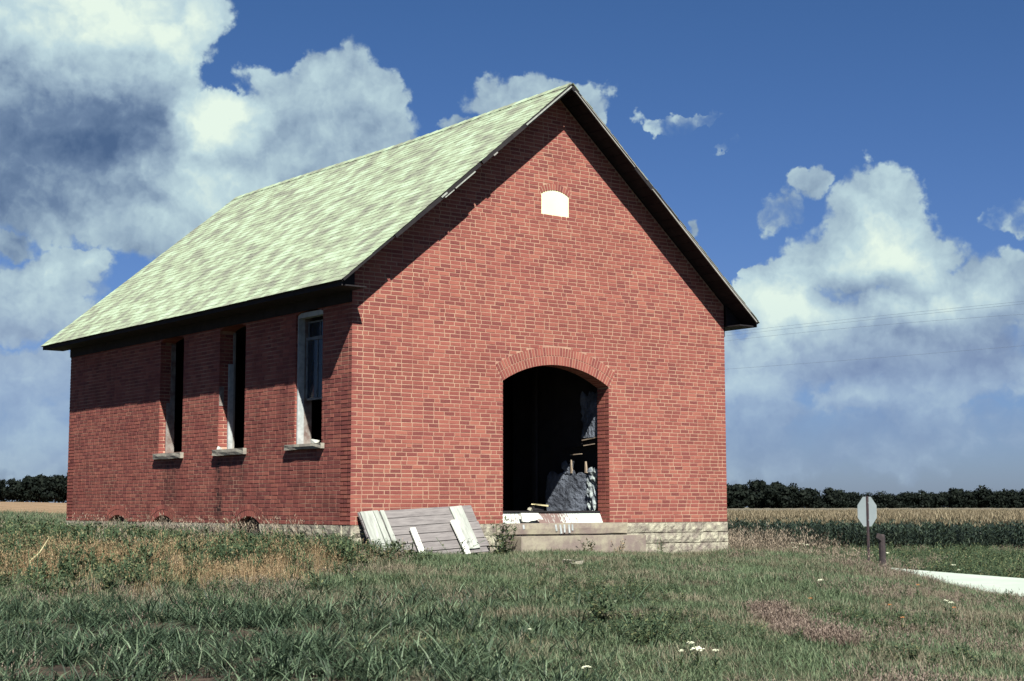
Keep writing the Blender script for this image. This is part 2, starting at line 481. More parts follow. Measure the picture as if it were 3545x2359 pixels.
class MB:
    """collects faces; build() makes ONE mesh object"""
    def __init__(self):
        self.v, self.f, self.mi = [], [], []

    def add(self, vs, fs, mi=0):
        k = len(self.v)
        self.v += [tuple(a) for a in vs]
        self.f += [tuple(i+k for i in f) for f in fs]
        self.mi += [mi]*len(fs)

    def box(self, c, s, rot=None, mi=0, jit=0.0):
        hx, hy, hz = s[0]/2, s[1]/2, s[2]/2
        vs = [Vector((a*hx, b*hy, d*hz)) for a in (-1, 1) for b in (-1, 1) for d in (-1, 1)]
        if jit:
            vs = [v + Vector((random.uniform(-jit, jit), random.uniform(-jit, jit), random.uniform(-jit, jit))) for v in vs]
        if rot is not None:
            vs = [rot @ v for v in vs]
        c = Vector(c)
        self.add([v+c for v in vs], [(0, 1, 3, 2), (4, 6, 7, 5), (0, 4, 5, 1), (2, 3, 7, 6), (0, 2, 6, 4), (1, 5, 7, 3)], mi)

    def hexa(self, p, mi=0):
        """eight corners: 0-3 one face, 4-7 the opposite one, in step"""
        self.add(p, [(3, 2, 1, 0), (4, 5, 6, 7), (0, 1, 5, 4), (1, 2, 6, 5), (2, 3, 7, 6), (3, 0, 4, 7)], mi)

    def tube(self, pts, rad, n=6, mi=0):
        rings = []
        k0 = len(self.v)
        for i, p in enumerate(pts):
            p = Vector(p)
            a = Vector(pts[max(i-1, 0)])
            b = Vector(pts[min(i+1, len(pts)-1)])
            d = (b-a).normalized()
            s = d.cross(Vector((0.13, 0.21, 1)) if abs(d.z) < 0.95 else Vector((1, 0, 0))).normalized()
            q = d.cross(s)
            r = rad[i] if isinstance(rad, (list, tuple)) else rad
            rings.append([p + (s*math.cos(2*math.pi*j/n) + q*math.sin(2*math.pi*j/n))*r for j in range(n)])
        vs = [v for r in rings for v in r]
        fs = [(i*n+j, i*n+(j+1) % n, (i+1)*n+(j+1) % n, (i+1)*n+j) for i in range(len(pts)-1) for j in range(n)]
        fs += [tuple(range(n-1, -1, -1)), tuple((len(pts)-1)*n+j for j in range(n))]
        self.add(vs, fs, mi)

    def mesh(self, name, mats, fix=True):
        me = bpy.data.meshes.new(name)
        me.from_pydata(self.v, [], self.f)
        for m_ in (mats if isinstance(mats, (list, tuple)) else [mats]):
            me.materials.append(m_)
        me.polygons.foreach_set('material_index', self.mi)
        if fix:
            bm = bmesh.new()
            bm.from_mesh(me)
            bmesh.ops.recalc_face_normals(bm, faces=bm.faces)
            bm.to_mesh(me)
            bm.free()
        me.update()
        return me

    def build(self, name, mats, parent=None, loc=None, fix=True):
        return link(name, self.mesh(name, mats, fix), parent, loc)


# ------------------------------------------------------------------ lie of the land
FX, FY = math.sin(YAW), math.cos(YAW)


def dl(x, y):
    ex, ey = x-CAM.x, y-CAM.y
    return ex*FX+ey*FY, ex*FY-ey*FX        # depth ahead of the camera, offset to its right


def wxy(D, Lt):
    return CAM.x+D*FX+Lt*FY, CAM.y+D*FY-Lt*FX


def pix(u, v, D):
    """photo pixel (3545 wide) at depth D -> lateral offset and height"""
    return (u-1772.5)/F_PX*D, 0.27-(v-1755.5)/F_PX*D


ctrl = []


def cp_dl(D, Lt, z):
    ctrl.append((math.atan2(Lt, D), math.log(max(D, 2.0)), z))


def cp_px(u, v, D, dz=0.0):
    Lt, z = pix(u, v, D)
    cp_dl(D, Lt, z+dz)


def cp_xy(x, y, z):
    D, Lt = dl(x, y)
    cp_dl(D, Lt, z)


for a in (-0.6, -0.3, 0, 0.3, 0.6):
    cp_dl(2.2, 2.2*math.tan(a), -1.36)
    cp_dl(6, 6*math.tan(a), -1.19 if a < 0.5 else -1.3)
for u in (0, 900, 1772, 2600):
    cp_px(u, 2359, 11.0, -0.0)
cp_px(3545, 2359, 11.0, -0.05)
for D in (15, 19):
    for u in (0, 900, 1772, 2500):
        Lt = (u-1772.5)/F_PX*D
        cp_dl(D, Lt, -1.42+0.04*D)
    cp_dl(D, 0.25*D, -1.46+0.035*D)
    cp_dl(D, 0.34*D, -1.50+0.028*D)
for x, y, z in ((0, -0.5, -0.44), (-0.5, 0, -0.42), (-0.6, 5, -0.38), (-0.6, 11, -0.36), (4, -0.8, -0.50), (8, -0.6, -0.58),
                (8.6, 4, -0.78), (8.5, 11, -0.85), (-5, 5, -0.45), (-6, 12, -0.40), (-3, 16, -0.38), (1, -2.5, -0.50), (5, -2.5, -0.56)):
    cp_xy(x, y, z)
for u, v, D in ((2700, 1915, 27.5), (2990, 1949, 26.5), (3139, 1988, 26), (3300, 2036, 25.5), (3545, 2088, 25)):
    cp_px(u, v, D, -0.07)
for D, Lt in ((36, 11.9), (40.5, 9.2), (44, 14.6), (48, 12.3), (33, 13.4), (38, 17), (56, 12), (55, 20), (45, 20), (52, 8)):
    cp_dl(D, Lt, -1.95)
cp_dl(36, 6.5, -1.35)
cp_dl(50, 3.0, -1.5)
for D in (70, 100, 200):
    for a in (0.0, 0.12, 0.25, 0.4):
        cp_dl(D, D*a, -1.93 if a else -1.7)
for a in (0.0, 0.12, 0.22, 0.4):
    cp_dl(420, 420*a, -1.7)
    cp_dl(1500, 1500*a, -2.0)
    cp_dl(6000, 6000*a, -3.0)
cp_px(0, 1790, 60)
cp_px(231, 1800, 60)
cp_px(0, 1775, 100)
cp_px(231, 1783, 100)
for a in (-0.45, -0.33, -0.2):
    cp_dl(450, 450*a, 1.9 if a < -0.25 else 0.4)
    cp_dl(1500, 1500*a, 1.0)
    cp_dl(6000, 6000*a, -2)
cp_dl(200, -200*0.33, 0.75)
cp_dl(200, -200*0.29, 0.25)
cp_dl(45, -0.45*45, -0.3)
CT = np.array(ctrl)
CT[:, 0] *= 3.0


def _tps(A, B):
    d2 = ((A[:, None, :]-B[None, :, :])**2).sum(-1)
    return 0.5*d2*np.log(d2+1e-12)


_n = len(CT)
_K = _tps(CT[:, :2], CT[:, :2]) + np.eye(_n)*0.004
_Pm = np.hstack([np.ones((_n, 1)), CT[:, :2]])
_A = np.vstack([np.hstack([_K, _Pm]), np.hstack([_Pm.T, np.zeros((3, 3))])])
_W = np.linalg.solve(_A, np.concatenate([CT[:, 2], np.zeros(3)]))


def gz(x, y):
    x = np.atleast_1d(np.asarray(x, float))
    y = np.atleast_1d(np.asarray(y, float))
    ex, ey = x-CAM.x, y-CAM.y
    D, Lt = ex*FX+ey*FY, ex*FY-ey*FX
    th = np.arctan2(Lt, D)
    back = np.clip((np.abs(th)-0.65)/1.5, 0, 1)
    s = np.clip(th, -0.6, 0.6)*3*(1-back)
    R_ = np.log(np.clip(np.hypot(D, Lt)*np.maximum(np.cos(np.clip(np.abs(th), 0, 0.6)), .1), 2.0, 6000))
    out = np.zeros_like(x)
    for k in range(0, len(x), 4000):
        Q = np.stack([s[k:k+4000], R_[k:k+4000]], 1)
        out[k:k+4000] = _tps(Q, CT[:, :2]) @ _W[:_n] + _W[_n] + Q @ _W[_n+1:]
    rel = 0.035*np.sin(x*1.3+y*0.7)*np.sin(y*1.1-x*0.4) + 0.02*np.sin(x*3.1+1.0)*np.sin(y*2.7)
    near = np.clip((60-np.hypot(D, Lt))/30, 0, 1)
    return out + rel*near


def build_ground():
    rad = np.concatenate([[0.6], np.geomspace(1.5, 60, 130), np.geomspace(63, 5500, 70)])
    a1 = np.linspace(-0.5, 0.5, 150)
    a2 = np.linspace(0.5, 2*math.pi-0.5, 60)[1:-1]
    ang = np.concatenate([a1, a2])
    A_, R_ = np.meshgrid(ang, rad)
    X = CAM.x+R_*np.sin(A_+YAW)
    Y = CAM.y+R_*np.cos(A_+YAW)
    Z = gz(X.ravel(), Y.ravel())
    V = np.stack([X.ravel(), Y.ravel(), Z], 1)
    na, nr = len(ang), len(rad)
    F_ = [(i*na+j, i*na+(j+1) % na, (i+1)*na+(j+1) % na, (i+1)*na+j) for i in range(nr-1) for j in range(na)]
    F_.append(tuple(range(na-1, -1, -1)))
    me = bpy.data.meshes.new('ground')
    me.from_pydata(V.tolist(), [], F_)
    me.materials.append(M['ground'])
    me.polygons.foreach_set('use_smooth', [True]*len(F_))
    me.update()
    o = link('ground', me)
    bm = bmesh.new()
    bm.from_mesh(me)
    bmesh.ops.recalc_face_normals(bm, faces=bm.faces)
    if bm.faces[0].normal.z < 0:
        bmesh.ops.reverse_faces(bm, faces=bm.faces)
    bm.to_mesh(me)
    bm.free()
    tag(o, 'grassy ground falling gently away from the brick schoolhouse', kind='structure')


build_ground()


# the pale concrete road beyond the lawn, a slab with a real edge
def build_road():
    dD, dL = 0.866, -0.5
    nD, nL = 0.5, 0.866                      # across, away from the camera
    mb = MB()
    tt = np.linspace(-60, 17, 60)
    off = [0, 2.1, 4.2, 6.3]
    rows = []
    for s in tt:
        row = []
        for q in off:
            D, Lt = 35.7+dD*s+nD*q, 11.9+dL*s+nL*q
            row.append(wxy(D, Lt))
        rows.append(row)
    pts = np.array(rows)
    zz_ = gz(pts[:, :, 0].ravel(), pts[:, :, 1].ravel()).reshape(len(tt), 4)
    zc = zz_.max(1)+0.10
    zc = np.convolve(np.pad(zc, 4, 'edge'), np.ones(9)/9, 'valid')
    vs, fs = [], []
    for i in range(len(tt)):
        for j in range(4):
            vs.append((pts[i, j, 0], pts[i, j, 1], zc[i]+(0.03 if j in (1, 2) else 0)))
        for j in (0, 3):
            vs.append((pts[i, j, 0], pts[i, j, 1], zc[i]-0.6))
    for i in range(len(tt)-1):
        a, b = i*6, (i+1)*6
        for j in range(3):
            fs.append((a+j, a+j+1, b+j+1, b+j))
        fs.append((a+4, a, b, b+4))
        fs.append((a+3, a+5, b+5, b+3))
    mb.add(vs, fs)
    o = mb.build('road', M['road'])
    tag(o, 'pale concrete road passing behind the lawn on the right', kind='structure')
    return zc


build_road()

# ------------------------------------------------------------------ the schoolhouse
W_, L_ = 8.0, 11.07
EZ, RZ = 3.60, 7.31          # underside of the roof edge at eave tips and at the ridge
OS, OF, OR = 0.45, 0.44, 0.46
SLOPE = (RZ-EZ)/(W_/2+OS)
BASE = (0, 0, 0)
school = empty('brick_schoolhouse', (4, 5, -0.5))
tag(school, 'abandoned one-room red brick schoolhouse with steep green shingled gable roof and open arched doorway', 'schoolhouse')
school.matrix_parent_inverse = Matrix()
OFFS = Vector((-4, -5, 0.5))


def sp(name, me_or_mb, mats=None, parent=None, fix=True):
    """link a mesh given in world coordinates as a part (or sub-part) of the schoolhouse"""
    me = me_or_mb.mesh(name, mats, fix) if isinstance(me_or_mb, MB) else me_or_mb
    if parent is None:
        return link(name, me, school, OFFS)
    return link(name, me, parent)


def soffit_z(x):
    """underside of the roof planks above x"""
    return EZ + SLOPE*(min(x+OS, W_+OS-x))


def arc_z(x, cx, half, rise, spring):
    """intrados height of a segmental arch"""
    if rise <= 0:
        return spring
    R_ = (half*half+rise*rise)/(2*rise)
    d = abs(x-cx)
    if d >= half:
        return spring
    return spring-(R_-rise)+math.sqrt(max(R_*R_-d*d, 0))


# openings: (a0, a1, z0, spring, rise, ring depth, rows)
DOOR = (2.875, 5.170, 0.0, 2.315, 0.318, 0.30, 2)
GABLE_WIN = (3.693, 4.303, 5.150, 5.520, 0.085, 0.11, 1)
SIDE_OPEN = [(0.86, 1.71, 1.262, 3.33, 0.07, 0.21, 1), (3.39, 4.35, 1.262, 3.33, 0.07, 0.21, 1), (5.75, 6.73, 1.262, 3.33, 0.07, 0.21, 1),
             (2.80, 3.60, 0.0, 0.0, 0.125, 0.20, 2), (6.05, 6.92, 0.0, 0.0, 0.130, 0.20, 2), (8.07, 8.94, 0.0, 0.0, 0.130, 0.20, 2)]
FRONT_OPEN = [DOOR, GABLE_WIN]


def hole_pts(o, n=14):
    a0, a1, z0, spv, rise = o[:5]
    cx, half = (a0+a1)/2, (a1-a0)/2
    pts = [(a0, z0), (a1, z0)]
    for i in range(n+1):
        x = a1-(a1-a0)*i/n
        zc_ = arc_z(x, cx, half-1e-6, rise, spv)
        if abs(zc_-z0) < 0.004:
            continue
        pts.append((x, zc_))
    return pts


def slab(name, outer, holes, thick, mats, M4, parent=None):
    """flat outline with holes, given a thickness; local x,y = outline, local z = thickness"""
    cu = bpy.data.curves.new(name, 'CURVE')
    cu.dimensions = '2D'
    cu.fill_mode = 'BOTH'
    cu.extrude = thick/2
    for pl in [outer]+holes:
        s_ = cu.splines.new('POLY')
        s_.points.add(len(pl)-1)
        for p, q in zip(s_.points, pl):
            p.co = (q[0], q[1], 0, 1)
        s_.use_cyclic_u = True
    tmp = bpy.data.objects.new('tmp', cu)
    COL.objects.link(tmp)
    dg = bpy.context.evaluated_depsgraph_get()
    me = bpy.data.meshes.new_from_object(tmp.evaluated_get(dg))
    bpy.data.objects.remove(tmp)
    me.name = name
    me.materials.clear()
    me.materials.append(mats)
    me.transform(M4)
    me.update()
    return sp(name, me, parent=parent)


TH = 0.30
# front wall plane: (x, z) -> world; mortar face at y = 0.006, brick faces at y = 0
M_front = Matrix(((1, 0, 0, 0), (0, 0, 1, 0.0032+TH/2), (0, 1, 0, 0), (0, 0, 0, 1)))
M_back = Matrix(((1, 0, 0, 0), (0, 0, 1, L_-0.0032-TH/2), (0, 1, 0, 0), (0, 0, 0, 1)))
M_left = Matrix(((0, 0, 1, 0.0032+TH/2), (1, 0, 0, 0), (0, 1, 0, 0), (0, 0, 0, 1)))
M_right = Matrix(((0, 0, 1, W_-0.0032-TH/2), (1, 0, 0, 0), (0, 1, 0, 0), (0, 0, 0, 1)))
e = 0.0032
gab = [(e, 0), (W_-e, 0), (W_-e, soffit_z(W_)-0.02), (W_/2, RZ-0.02), (e, soffit_z(0)-0.02)]
# the door hole reaches the bottom edge, so it is notched into the outline
door_notch = [(DOOR[0], 0.0)] + [(x, z) for x, z in reversed(hole_pts(DOOR)[2:])] + [(DOOR[1], 0.0)]
gab_front = [(e, 0)] + door_notch + gab[1:]
front_wall = slab('front_wall', gab_front, [hole_pts(GABLE_WIN)], TH, M['mortar'], M_front)
front_wall['label'] = 'gable front wall of red brick with the arched doorway'
back_wall = slab('rear_wall', gab, [], TH, M['mortar'], M_back)
y0i, y1i = e+TH+0.001, L_-e-TH-0.001
notches = [(y0i, 0)]
for o_ in SIDE_OPEN[3:]:
    hp = hole_pts(o_)
    notches += [(o_[0], 0.0)] + [q for q in reversed(hp[2:]) if q[1] > 0.001] + [(o_[1], 0.0)]
side_out = notches + [(y1i, 0), (y1i, soffit_z(0)-0.03), (y0i, soffit_z(0)-0.03)]
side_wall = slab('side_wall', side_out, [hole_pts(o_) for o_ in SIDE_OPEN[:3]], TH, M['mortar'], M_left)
side_wall['label'] = 'long brick side wall with three tall window openings'
right_wall = slab('side_wall', [(y0i, 0), (y1i, 0), (y1i, soffit_z(0)-0.03), (y0i, soffit_z(0)-0.03)], [], TH, M['mortar'], M_right)

PITCHZ, PITCHX = 0.0655, 0.2015
JX, JZ = 0.015, 0.0165
BD = 0.095


def ring_outer(o, x):
    a0, a1, z0, spv, rise, depth = o[:6]
    cx, half = (a0+a1)/2, (a1-a0)/2
    R_ = (half*half+rise*rise)/(2*rise)
    zc_ = spv-(R_-rise)
    Ro = R_+depth
    d = abs(x-cx)
    if d >= Ro:
        return -9
    return zc_+math.sqrt(Ro*Ro-d*d)


def blocked(z, openings):
    """stretches of the course at height z that are taken by openings and their arches"""
    out = []
    for o in openings:
        a0, a1, z0, spv, rise, depth = o[:6]
        cx, half = (a0+a1)/2, (a1-a0)/2
        R_ = (half*half+rise*rise)/(2*rise)
        zc_ = spv-(R_-rise)
        Ro = R_+depth
        if z0 <= z < spv:
            lo, hi = a0+0.004, a1-0.004
            sx = half/R_*Ro
            zend = zc_+math.sqrt(R_*R_-half*half)
            out.append((lo, hi))
        if z >= spv-0.02 and z < zc_+Ro+0.012:
            d = math.sqrt(max(Ro*Ro-(z-zc_)**2, 0))
            sx = half/R_*Ro
            zs = zc_+Ro*math.sqrt(R_*R_-half*half)/R_
            if z < zs:      # below the outer springing the skewback cuts across
                k = (z-spv)/(max(zs-spv, 1e-3))
                d = half+(sx-half)*max(k, 0)
            out.append((cx-d-0.008, cx+d+0.008))
    return out


def courses(length, height_fn, openings, corner0=True, sd=0, zmax=None):
    """list of (a0, a1, z0, z1, full) bricks of one wall face"""
    rr = random.Random(sd)
    res = []
    nrow = int((zmax or 9)/PITCHZ)
    for r in range(nrow):
        z0 = r*PITCHZ+JZ*0.5
        z1 = (r+1)*PITCHZ-JZ*0.5
        zc_ = (z0+z1)/2
        lo, hi = height_fn(zc_+0.02)
        if hi-lo < 0.08:
            break
        a = -0.0 if (r % 2 == 0) == corner0 else BD+JX-0.002
        enda = length if (r % 2 == 0) == corner0 else length-BD-JX+0.002
        seq = []
        bond = rr.randint(4, 6)
        k = rr.randint(0, 4)
        if r % 2:
            seq.append(('h', a))
        x = a
        first = True
        while x < enda-0.01:
            wd = PITCHX-JX
            if (first and r % 2) or (k % bond == bond-1):
                wd = 0.090
            first = False
            k += 1
            x1 = min(x+wd+rr.uniform(-0.004, 0.004), enda)
            if enda-x1 < 0.05:
                x1 = enda
            res.append([x, x1, z0, z1, True, r])
            x = x1+JX
    out = []
    for b in res:
        zc_ = (b[2]+b[3])/2
        lo, hi = height_fn(zc_+0.02)
        segs = [(max(b[0], lo), min(b[1], hi))]
        for (c0, c1) in blocked(zc_, openings):
            ns = []
            for (s0, s1) in segs:
                if c1 <= s0 or c0 >= s1:
                    ns.append((s0, s1))
                else:
                    if c0-s0 > 0:
                        ns.append((s0, c0))
                    if s1-c1 > 0:
                        ns.append((c1, s1))
            segs = ns
        for (s0, s1) in segs:
            if s1-s0 > 0.007:
                out.append((s0, s1, b[2], b[3], abs((s1-s0)-(b[1]-b[0])) < 1e-6, b[5]))
    return out


def gable_span(z):
    if z < soffit_z(0)-0.04:
        return (0.0, W_)
    d = (z-soffit_z(0)+0.04)/SLOPE
    return (d, W_-d)


def full_span(len_, top):
    return lambda z: (0.0, len_) if z < top else (0, 0)


def brick_mesh(a0, a1, z0, z1, plane, depth=BD, j=0.0016, out=None):
    """a brick set in a wall; plane maps (a, n, z) to world, n>0 into the wall"""
    rj = lambda: random.uniform(-j, j)
    o = random.uniform(-0.0014, 0.0008) if out is None else out
    f = [(a0+rj(), o+rj()*0.6, z0+rj()), (a1+rj(), o+rj()*0.6, z0+rj()), (a1+rj(), o+rj()*0.6, z1+rj()), (a0+rj(), o+rj()*0.6, z1+rj())]
    b = [(a0+0.001, depth, z0), (a1-0.001, depth, z0), (a1-0.001, depth, z1), (a0+0.001, depth, z1)]
    return [plane(*p) for p in f+b]


BOXF = [(3, 2, 1, 0), (0, 1, 5, 4), (1, 2, 6, 5), (2, 3, 7, 6), (3, 0, 4, 7)]
p_front = lambda a, n, z: (a, n, z)
p_left = lambda a, n, z: (n, a, z)
p_back = lambda a, n, z: (a, L_-n, z)
p_right = lambda a, n, z: (W_-n, a, z)

fb_list = courses(W_, gable_span, FRONT_OPEN, True, 11, 7.4)
sb_list = courses(L_, full_span(L_, soffit_z(0)-0.06), SIDE_OPEN, False, 12, 4.0)
bb_list = courses(W_, gable_span, [], True, 13, 7.4)
rb_list = courses(L_, full_span(L_, soffit_z(0)-0.06), [], False, 14, 4.0)


def visible_shadow(b):
    return b[3] > 1.2


def score(b, plane):
    c = Vector(plane((b[0]+b[1])/2, 0, (b[2]+b[3])/2))
    v = c-CAM
    n = Vector(plane(0, -1, 0))-Vector(plane(0, 0, 0))
    return (b[1]-b[0])*abs(v.normalized().dot(n))/v.length_squared


cand = [(score(b, p_front), 0, b) for b in fb_list if b[4] and not (0.15 < b[0] < 2.2 and b[3] < 0.28)]
cand += [(score(b, p_left), 1, b) for b in sb_list if b[4]]
cand.sort(key=lambda q: -q[0])
chosen = set((w_, b[:4]) for _, w_, b in cand[:300])
for lst, plane, wall, wi in ((fb_list, p_front, front_wall, 0), (sb_list, p_left, side_wall, 1), (bb_list, p_back, back_wall, 2), (rb_list, p_right, right_wall, 3)):
    mb = MB()
    protos = {}
    for b in lst:
        if (wi, b[:4]) in chosen:
            w_r = round(b[1]-b[0], 2)
            key = (w_r, random.randint(0, 2))
            if key not in protos:
                bmb = MB()
                bmb.add(brick_mesh(0, w_r, 0, PITCHZ-JZ, plane if wi == 0 else p_left, out=0.0), BOXF if wi in (0,) else [tuple(reversed(f)) for f in BOXF])
                protos[key] = bmb.mesh('brick', M['brick'], fix=False)
            o = link('brick', protos[key], wall)
            o.location = plane(b[0], random.uniform(-0.0015, 0.0008), b[2])
            o.rotation_euler = (random.uniform(-0.002, 0.002), random.uniform(-0.004, 0.004), random.uniform(-0.002, 0.002)) if wi == 0 else (random.uniform(-0.004, 0.004), random.uniform(-0.002, 0.002), random.uniform(-0.002, 0.002))
        else:
            fs = BOXF if wi in (0, 3) else [tuple(reversed(f)) for f in BOXF]
            mb.add(brick_mesh(b[0], b[1], b[2], b[3], plane), fs)
    o = sp('brickwork', mb, M['brick'], wall, fix=False)
    o['kind'] = 'stuff'


# voussoirs: rings of bricks on edge over each opening
def voussoirs(o, plane, wall, flip, name='arch_brick', step=0.060, single=True):
    a0, a1, z0, spv, rise, depth, rows = o
    cx, half = (a0+a1)/2, (a1-a0)/2
    R_ = (half*half+rise*rise)/(2*rise)
    zc_ = spv-(R_-rise)
    th = math.asin(half/R_)
    rd = depth/rows
    mb = MB()
    for k in range(rows):
        ri = R_+k*rd+(0.005 if k else -0.003)
        ro = R_+(k+1)*rd-0.008
        n = max(3, int(round(2*th*(ri+ro)/2/step)))
        for i in range(n):
            g = 0.0165/(ri+ro)
            t0 = -th+2*th*i/n+g
            t1 = -th+2*th*(i+1)/n-g
            fr = -0.002+random.uniform(-0.001, 0.001)
            pts = []
            for nn in (fr, 0.292):
                pts += [plane(cx+math.sin(t0)*ri, nn, zc_+math.cos(t0)*ri), plane(cx+math.sin(t1)*ri, nn, zc_+math.cos(t1)*ri),
                        plane(cx+math.sin(t1)*ro, nn, zc_+math.cos(t1)*ro), plane(cx+math.sin(t0)*ro, nn, zc_+math.cos(t0)*ro)]
            if single:
                m1 = MB()
                m1.hexa(pts)
                sp(name, m1, M['brick'], wall)
            else:
                mb.hexa(pts)
    if not single:
        sp(name, mb, M['brick'], wall)


voussoirs(DOOR, p_front, front_wall, False)
voussoirs(GABLE_WIN, p_front, front_wall, False)
for o_ in SIDE_OPEN:
    voussoirs(o_, p_left, side_wall, True)

# brick reveals: both jambs of the door and of the side windows, seen end on
for side, xj, sgn in ((0, DOOR[0], 1), (1, DOOR[1], -1)):
    mb = MB()
    for r in range(int(2.31/PITCHZ)):
        z0, z1 = r*PITCHZ+JZ/2, (r+1)*PITCHZ-JZ/2
        cuts = [(0.105, 0.298)] if r % 2 else [(0.105, 0.19), (0.205, 0.298)]
        cuts = cuts + [(0.003, 0.093)]
        for (y0, y1) in cuts:
            o_ = random.uniform(0.0055, 0.008)
            x0, x1 = (xj, xj+sgn*o_)
            mb.box(((x0+x1)/2-sgn*0.02, (y0+y1)/2, (z0+z1)/2), (0.04+abs(x1-x0), y1-y0, z1-z0))
    o = sp('reveal_brickwork', mb, M['brick'], front_wall)
    o['kind'] = 'stuff'
for (a0, a1, z0, spv, *_r) in SIDE_OPEN[:3]:
    mb = MB()
    for yj, sgn in ((a0, 1), (a1, -1)):
        for r in range(int(z0/PITCHZ)+1, int(spv/PITCHZ)):
            zz0, zz1 = r*PITCHZ+JZ/2, (r+1)*PITCHZ-JZ/2
            for (x0, x1) in ([(0.003, 0.093), (0.105, 0.295)] if r % 2 else [(0.003, 0.19), (0.203, 0.295)]):
                o_ = random.uniform(0.0055, 0.008)
                mb.box(((x0+x1)/2, yj+sgn*(o_/2-0.02), (zz0+zz1)/2), (x1-x0, 0.04+o_, zz1-zz0))
    o = sp('reveal_brickwork', mb, M['brick'], side_wall)
    o['kind'] = 'stuff'

# inside: floor, ceiling and plastered linings, all in dark tones
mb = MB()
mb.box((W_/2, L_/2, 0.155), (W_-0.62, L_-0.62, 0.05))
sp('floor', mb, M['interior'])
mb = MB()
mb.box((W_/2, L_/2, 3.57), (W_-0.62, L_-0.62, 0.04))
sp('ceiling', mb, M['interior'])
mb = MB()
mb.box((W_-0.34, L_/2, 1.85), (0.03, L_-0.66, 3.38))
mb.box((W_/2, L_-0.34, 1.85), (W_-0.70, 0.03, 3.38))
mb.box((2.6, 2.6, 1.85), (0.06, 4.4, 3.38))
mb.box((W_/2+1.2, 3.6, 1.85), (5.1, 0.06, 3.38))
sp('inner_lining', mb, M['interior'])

# vestibule partition on the right of the doorway, with torn tar paper and splintered lath
part = MB()
part.box((5.30, 0.36, 1.85), (0.05, 0.10, 3.36))
part.box((5.30, 2.2, 1.85), (0.05, 0.10, 3.36))
part.box((5.47, 1.7, 1.85), (0.04, 2.7, 3.36))
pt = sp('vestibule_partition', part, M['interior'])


def sheet(y0, y1, z0, z1, x, m_, name, ragged=0.03, ny=14, nz=12, amp=0.018, top=None):
    mb_ = MB()
    vs = []
    for i in range(nz+1):
        for j in range(ny+1):
            fy, fz = j/ny, i/nz
            y, z = y0+(y1-y0)*fy, z0+(z1-z0)*fz
            if i == nz:
                z += random.uniform(-ragged, ragged)*2
            if j in (0, ny):
                y += random.uniform(-ragged, ragged)
            vs.append((x+random.uniform(-amp, amp)+0.02*math.sin(y*9+z*4), y, z))
    n0 = len(vs)
    vs += [(v[0]+0.012, v[1], v[2]) for v in vs]
    fs = []
    W1 = ny+1
    for i in range(nz):
        for j in range(ny):
            a = i*W1+j
            fs.append((a, a+1, a+W1+1, a+W1))
            fs.append((n0+a, n0+a+W1, n0+a+W1+1, n0+a+1))
    mb_.add(vs, fs)
    return sp(name, mb_, m_, pt, fix=False)


sheet(0.62, 1.80, 0.2, 0.88, 5.24, M['tar'], 'tar_paper', amp=0.006)
sheet(0.40, 0.66, 0.2, 0.93, 5.225, M['palepaper'], 'torn_paper', 0.02, 6, 12, 0.03)
sheet(0.34, 0.82, 1.47, 2.25, 5.24, M['tar'], 'tar_paper', amp=0.008)  # sheet cut to the sunlit area, so the shaded part beyond stays black
sheet(1.06, 1.35, 0.86, 1.05, 5.25, M['tar'], 'tar_paper', 0.03, 4, 4)
for (ya, za, yb, zb, h) in ((0.36, 1.475, 0.80, 1.43, 0.022), (0.45, 1.36, 0.75, 1.335, 0.014), (0.80, 1.195, 1.12, 1.183, 0.016), (0.40, 1.42, 1.3, 1.30, 0.05)):
    mb = MB()
    mb.box((5.235 if h < 0.04 else 5.28, (ya+yb)/2, (za+zb)/2), (0.02, yb-ya, h), Matrix.Rotation(math.atan2(zb-za, yb-ya), 3, 'X'), jit=0.003)
    sp('lath', mb, M['lath'] if h < 0.04 else M['dark_wood'], pt)
for (y, z0, z1, wd) in ((1.10, 0.86, 1.10, 0.045), (0.71, 0.86, 1.06, 0.05)):
    mb = MB()
    mb.add([(5.24, y-wd/2, z0), (5.24, y+wd/2, z0), (5.24, y+0.02, z1), (5.24, y+0.005, z1), (5.27, y-wd/2, z0), (5.27, y+wd/2, z0), (5.27, y+0.02, z1), (5.27, y+0.005, z1)],
           [(3, 2, 1, 0), (4, 5, 6, 7), (0, 1, 5, 4), (1, 2, 6, 5), (2, 3, 7, 6), (3, 0, 4, 7)])
    sp('splintered_stud', mb, M['lath'], pt)

# threshold board with peeling paint, and the stone door sill
mb = MB()
mb.hexa([(2.88, 0.17, 0.0), (5.165, 0.17, 0.0), (5.165, 0.27, 0.19), (2.88, 0.27, 0.19),
         (2.88, 0.29, 0.0), (5.165, 0.29, 0.0), (5.165, 0.30, 0.19), (2.88, 0.30, 0.19)])
sp('threshold_board', mb, M['peel'])['label'] = 'white riser board with paint peeling to bare wood'
mb = MB()
mb.box((4.02, 0.335, 0.192), (2.28, 0.20, 0.022), jit=0.003)
sp('floor_edge', mb, M['dark_wood'])


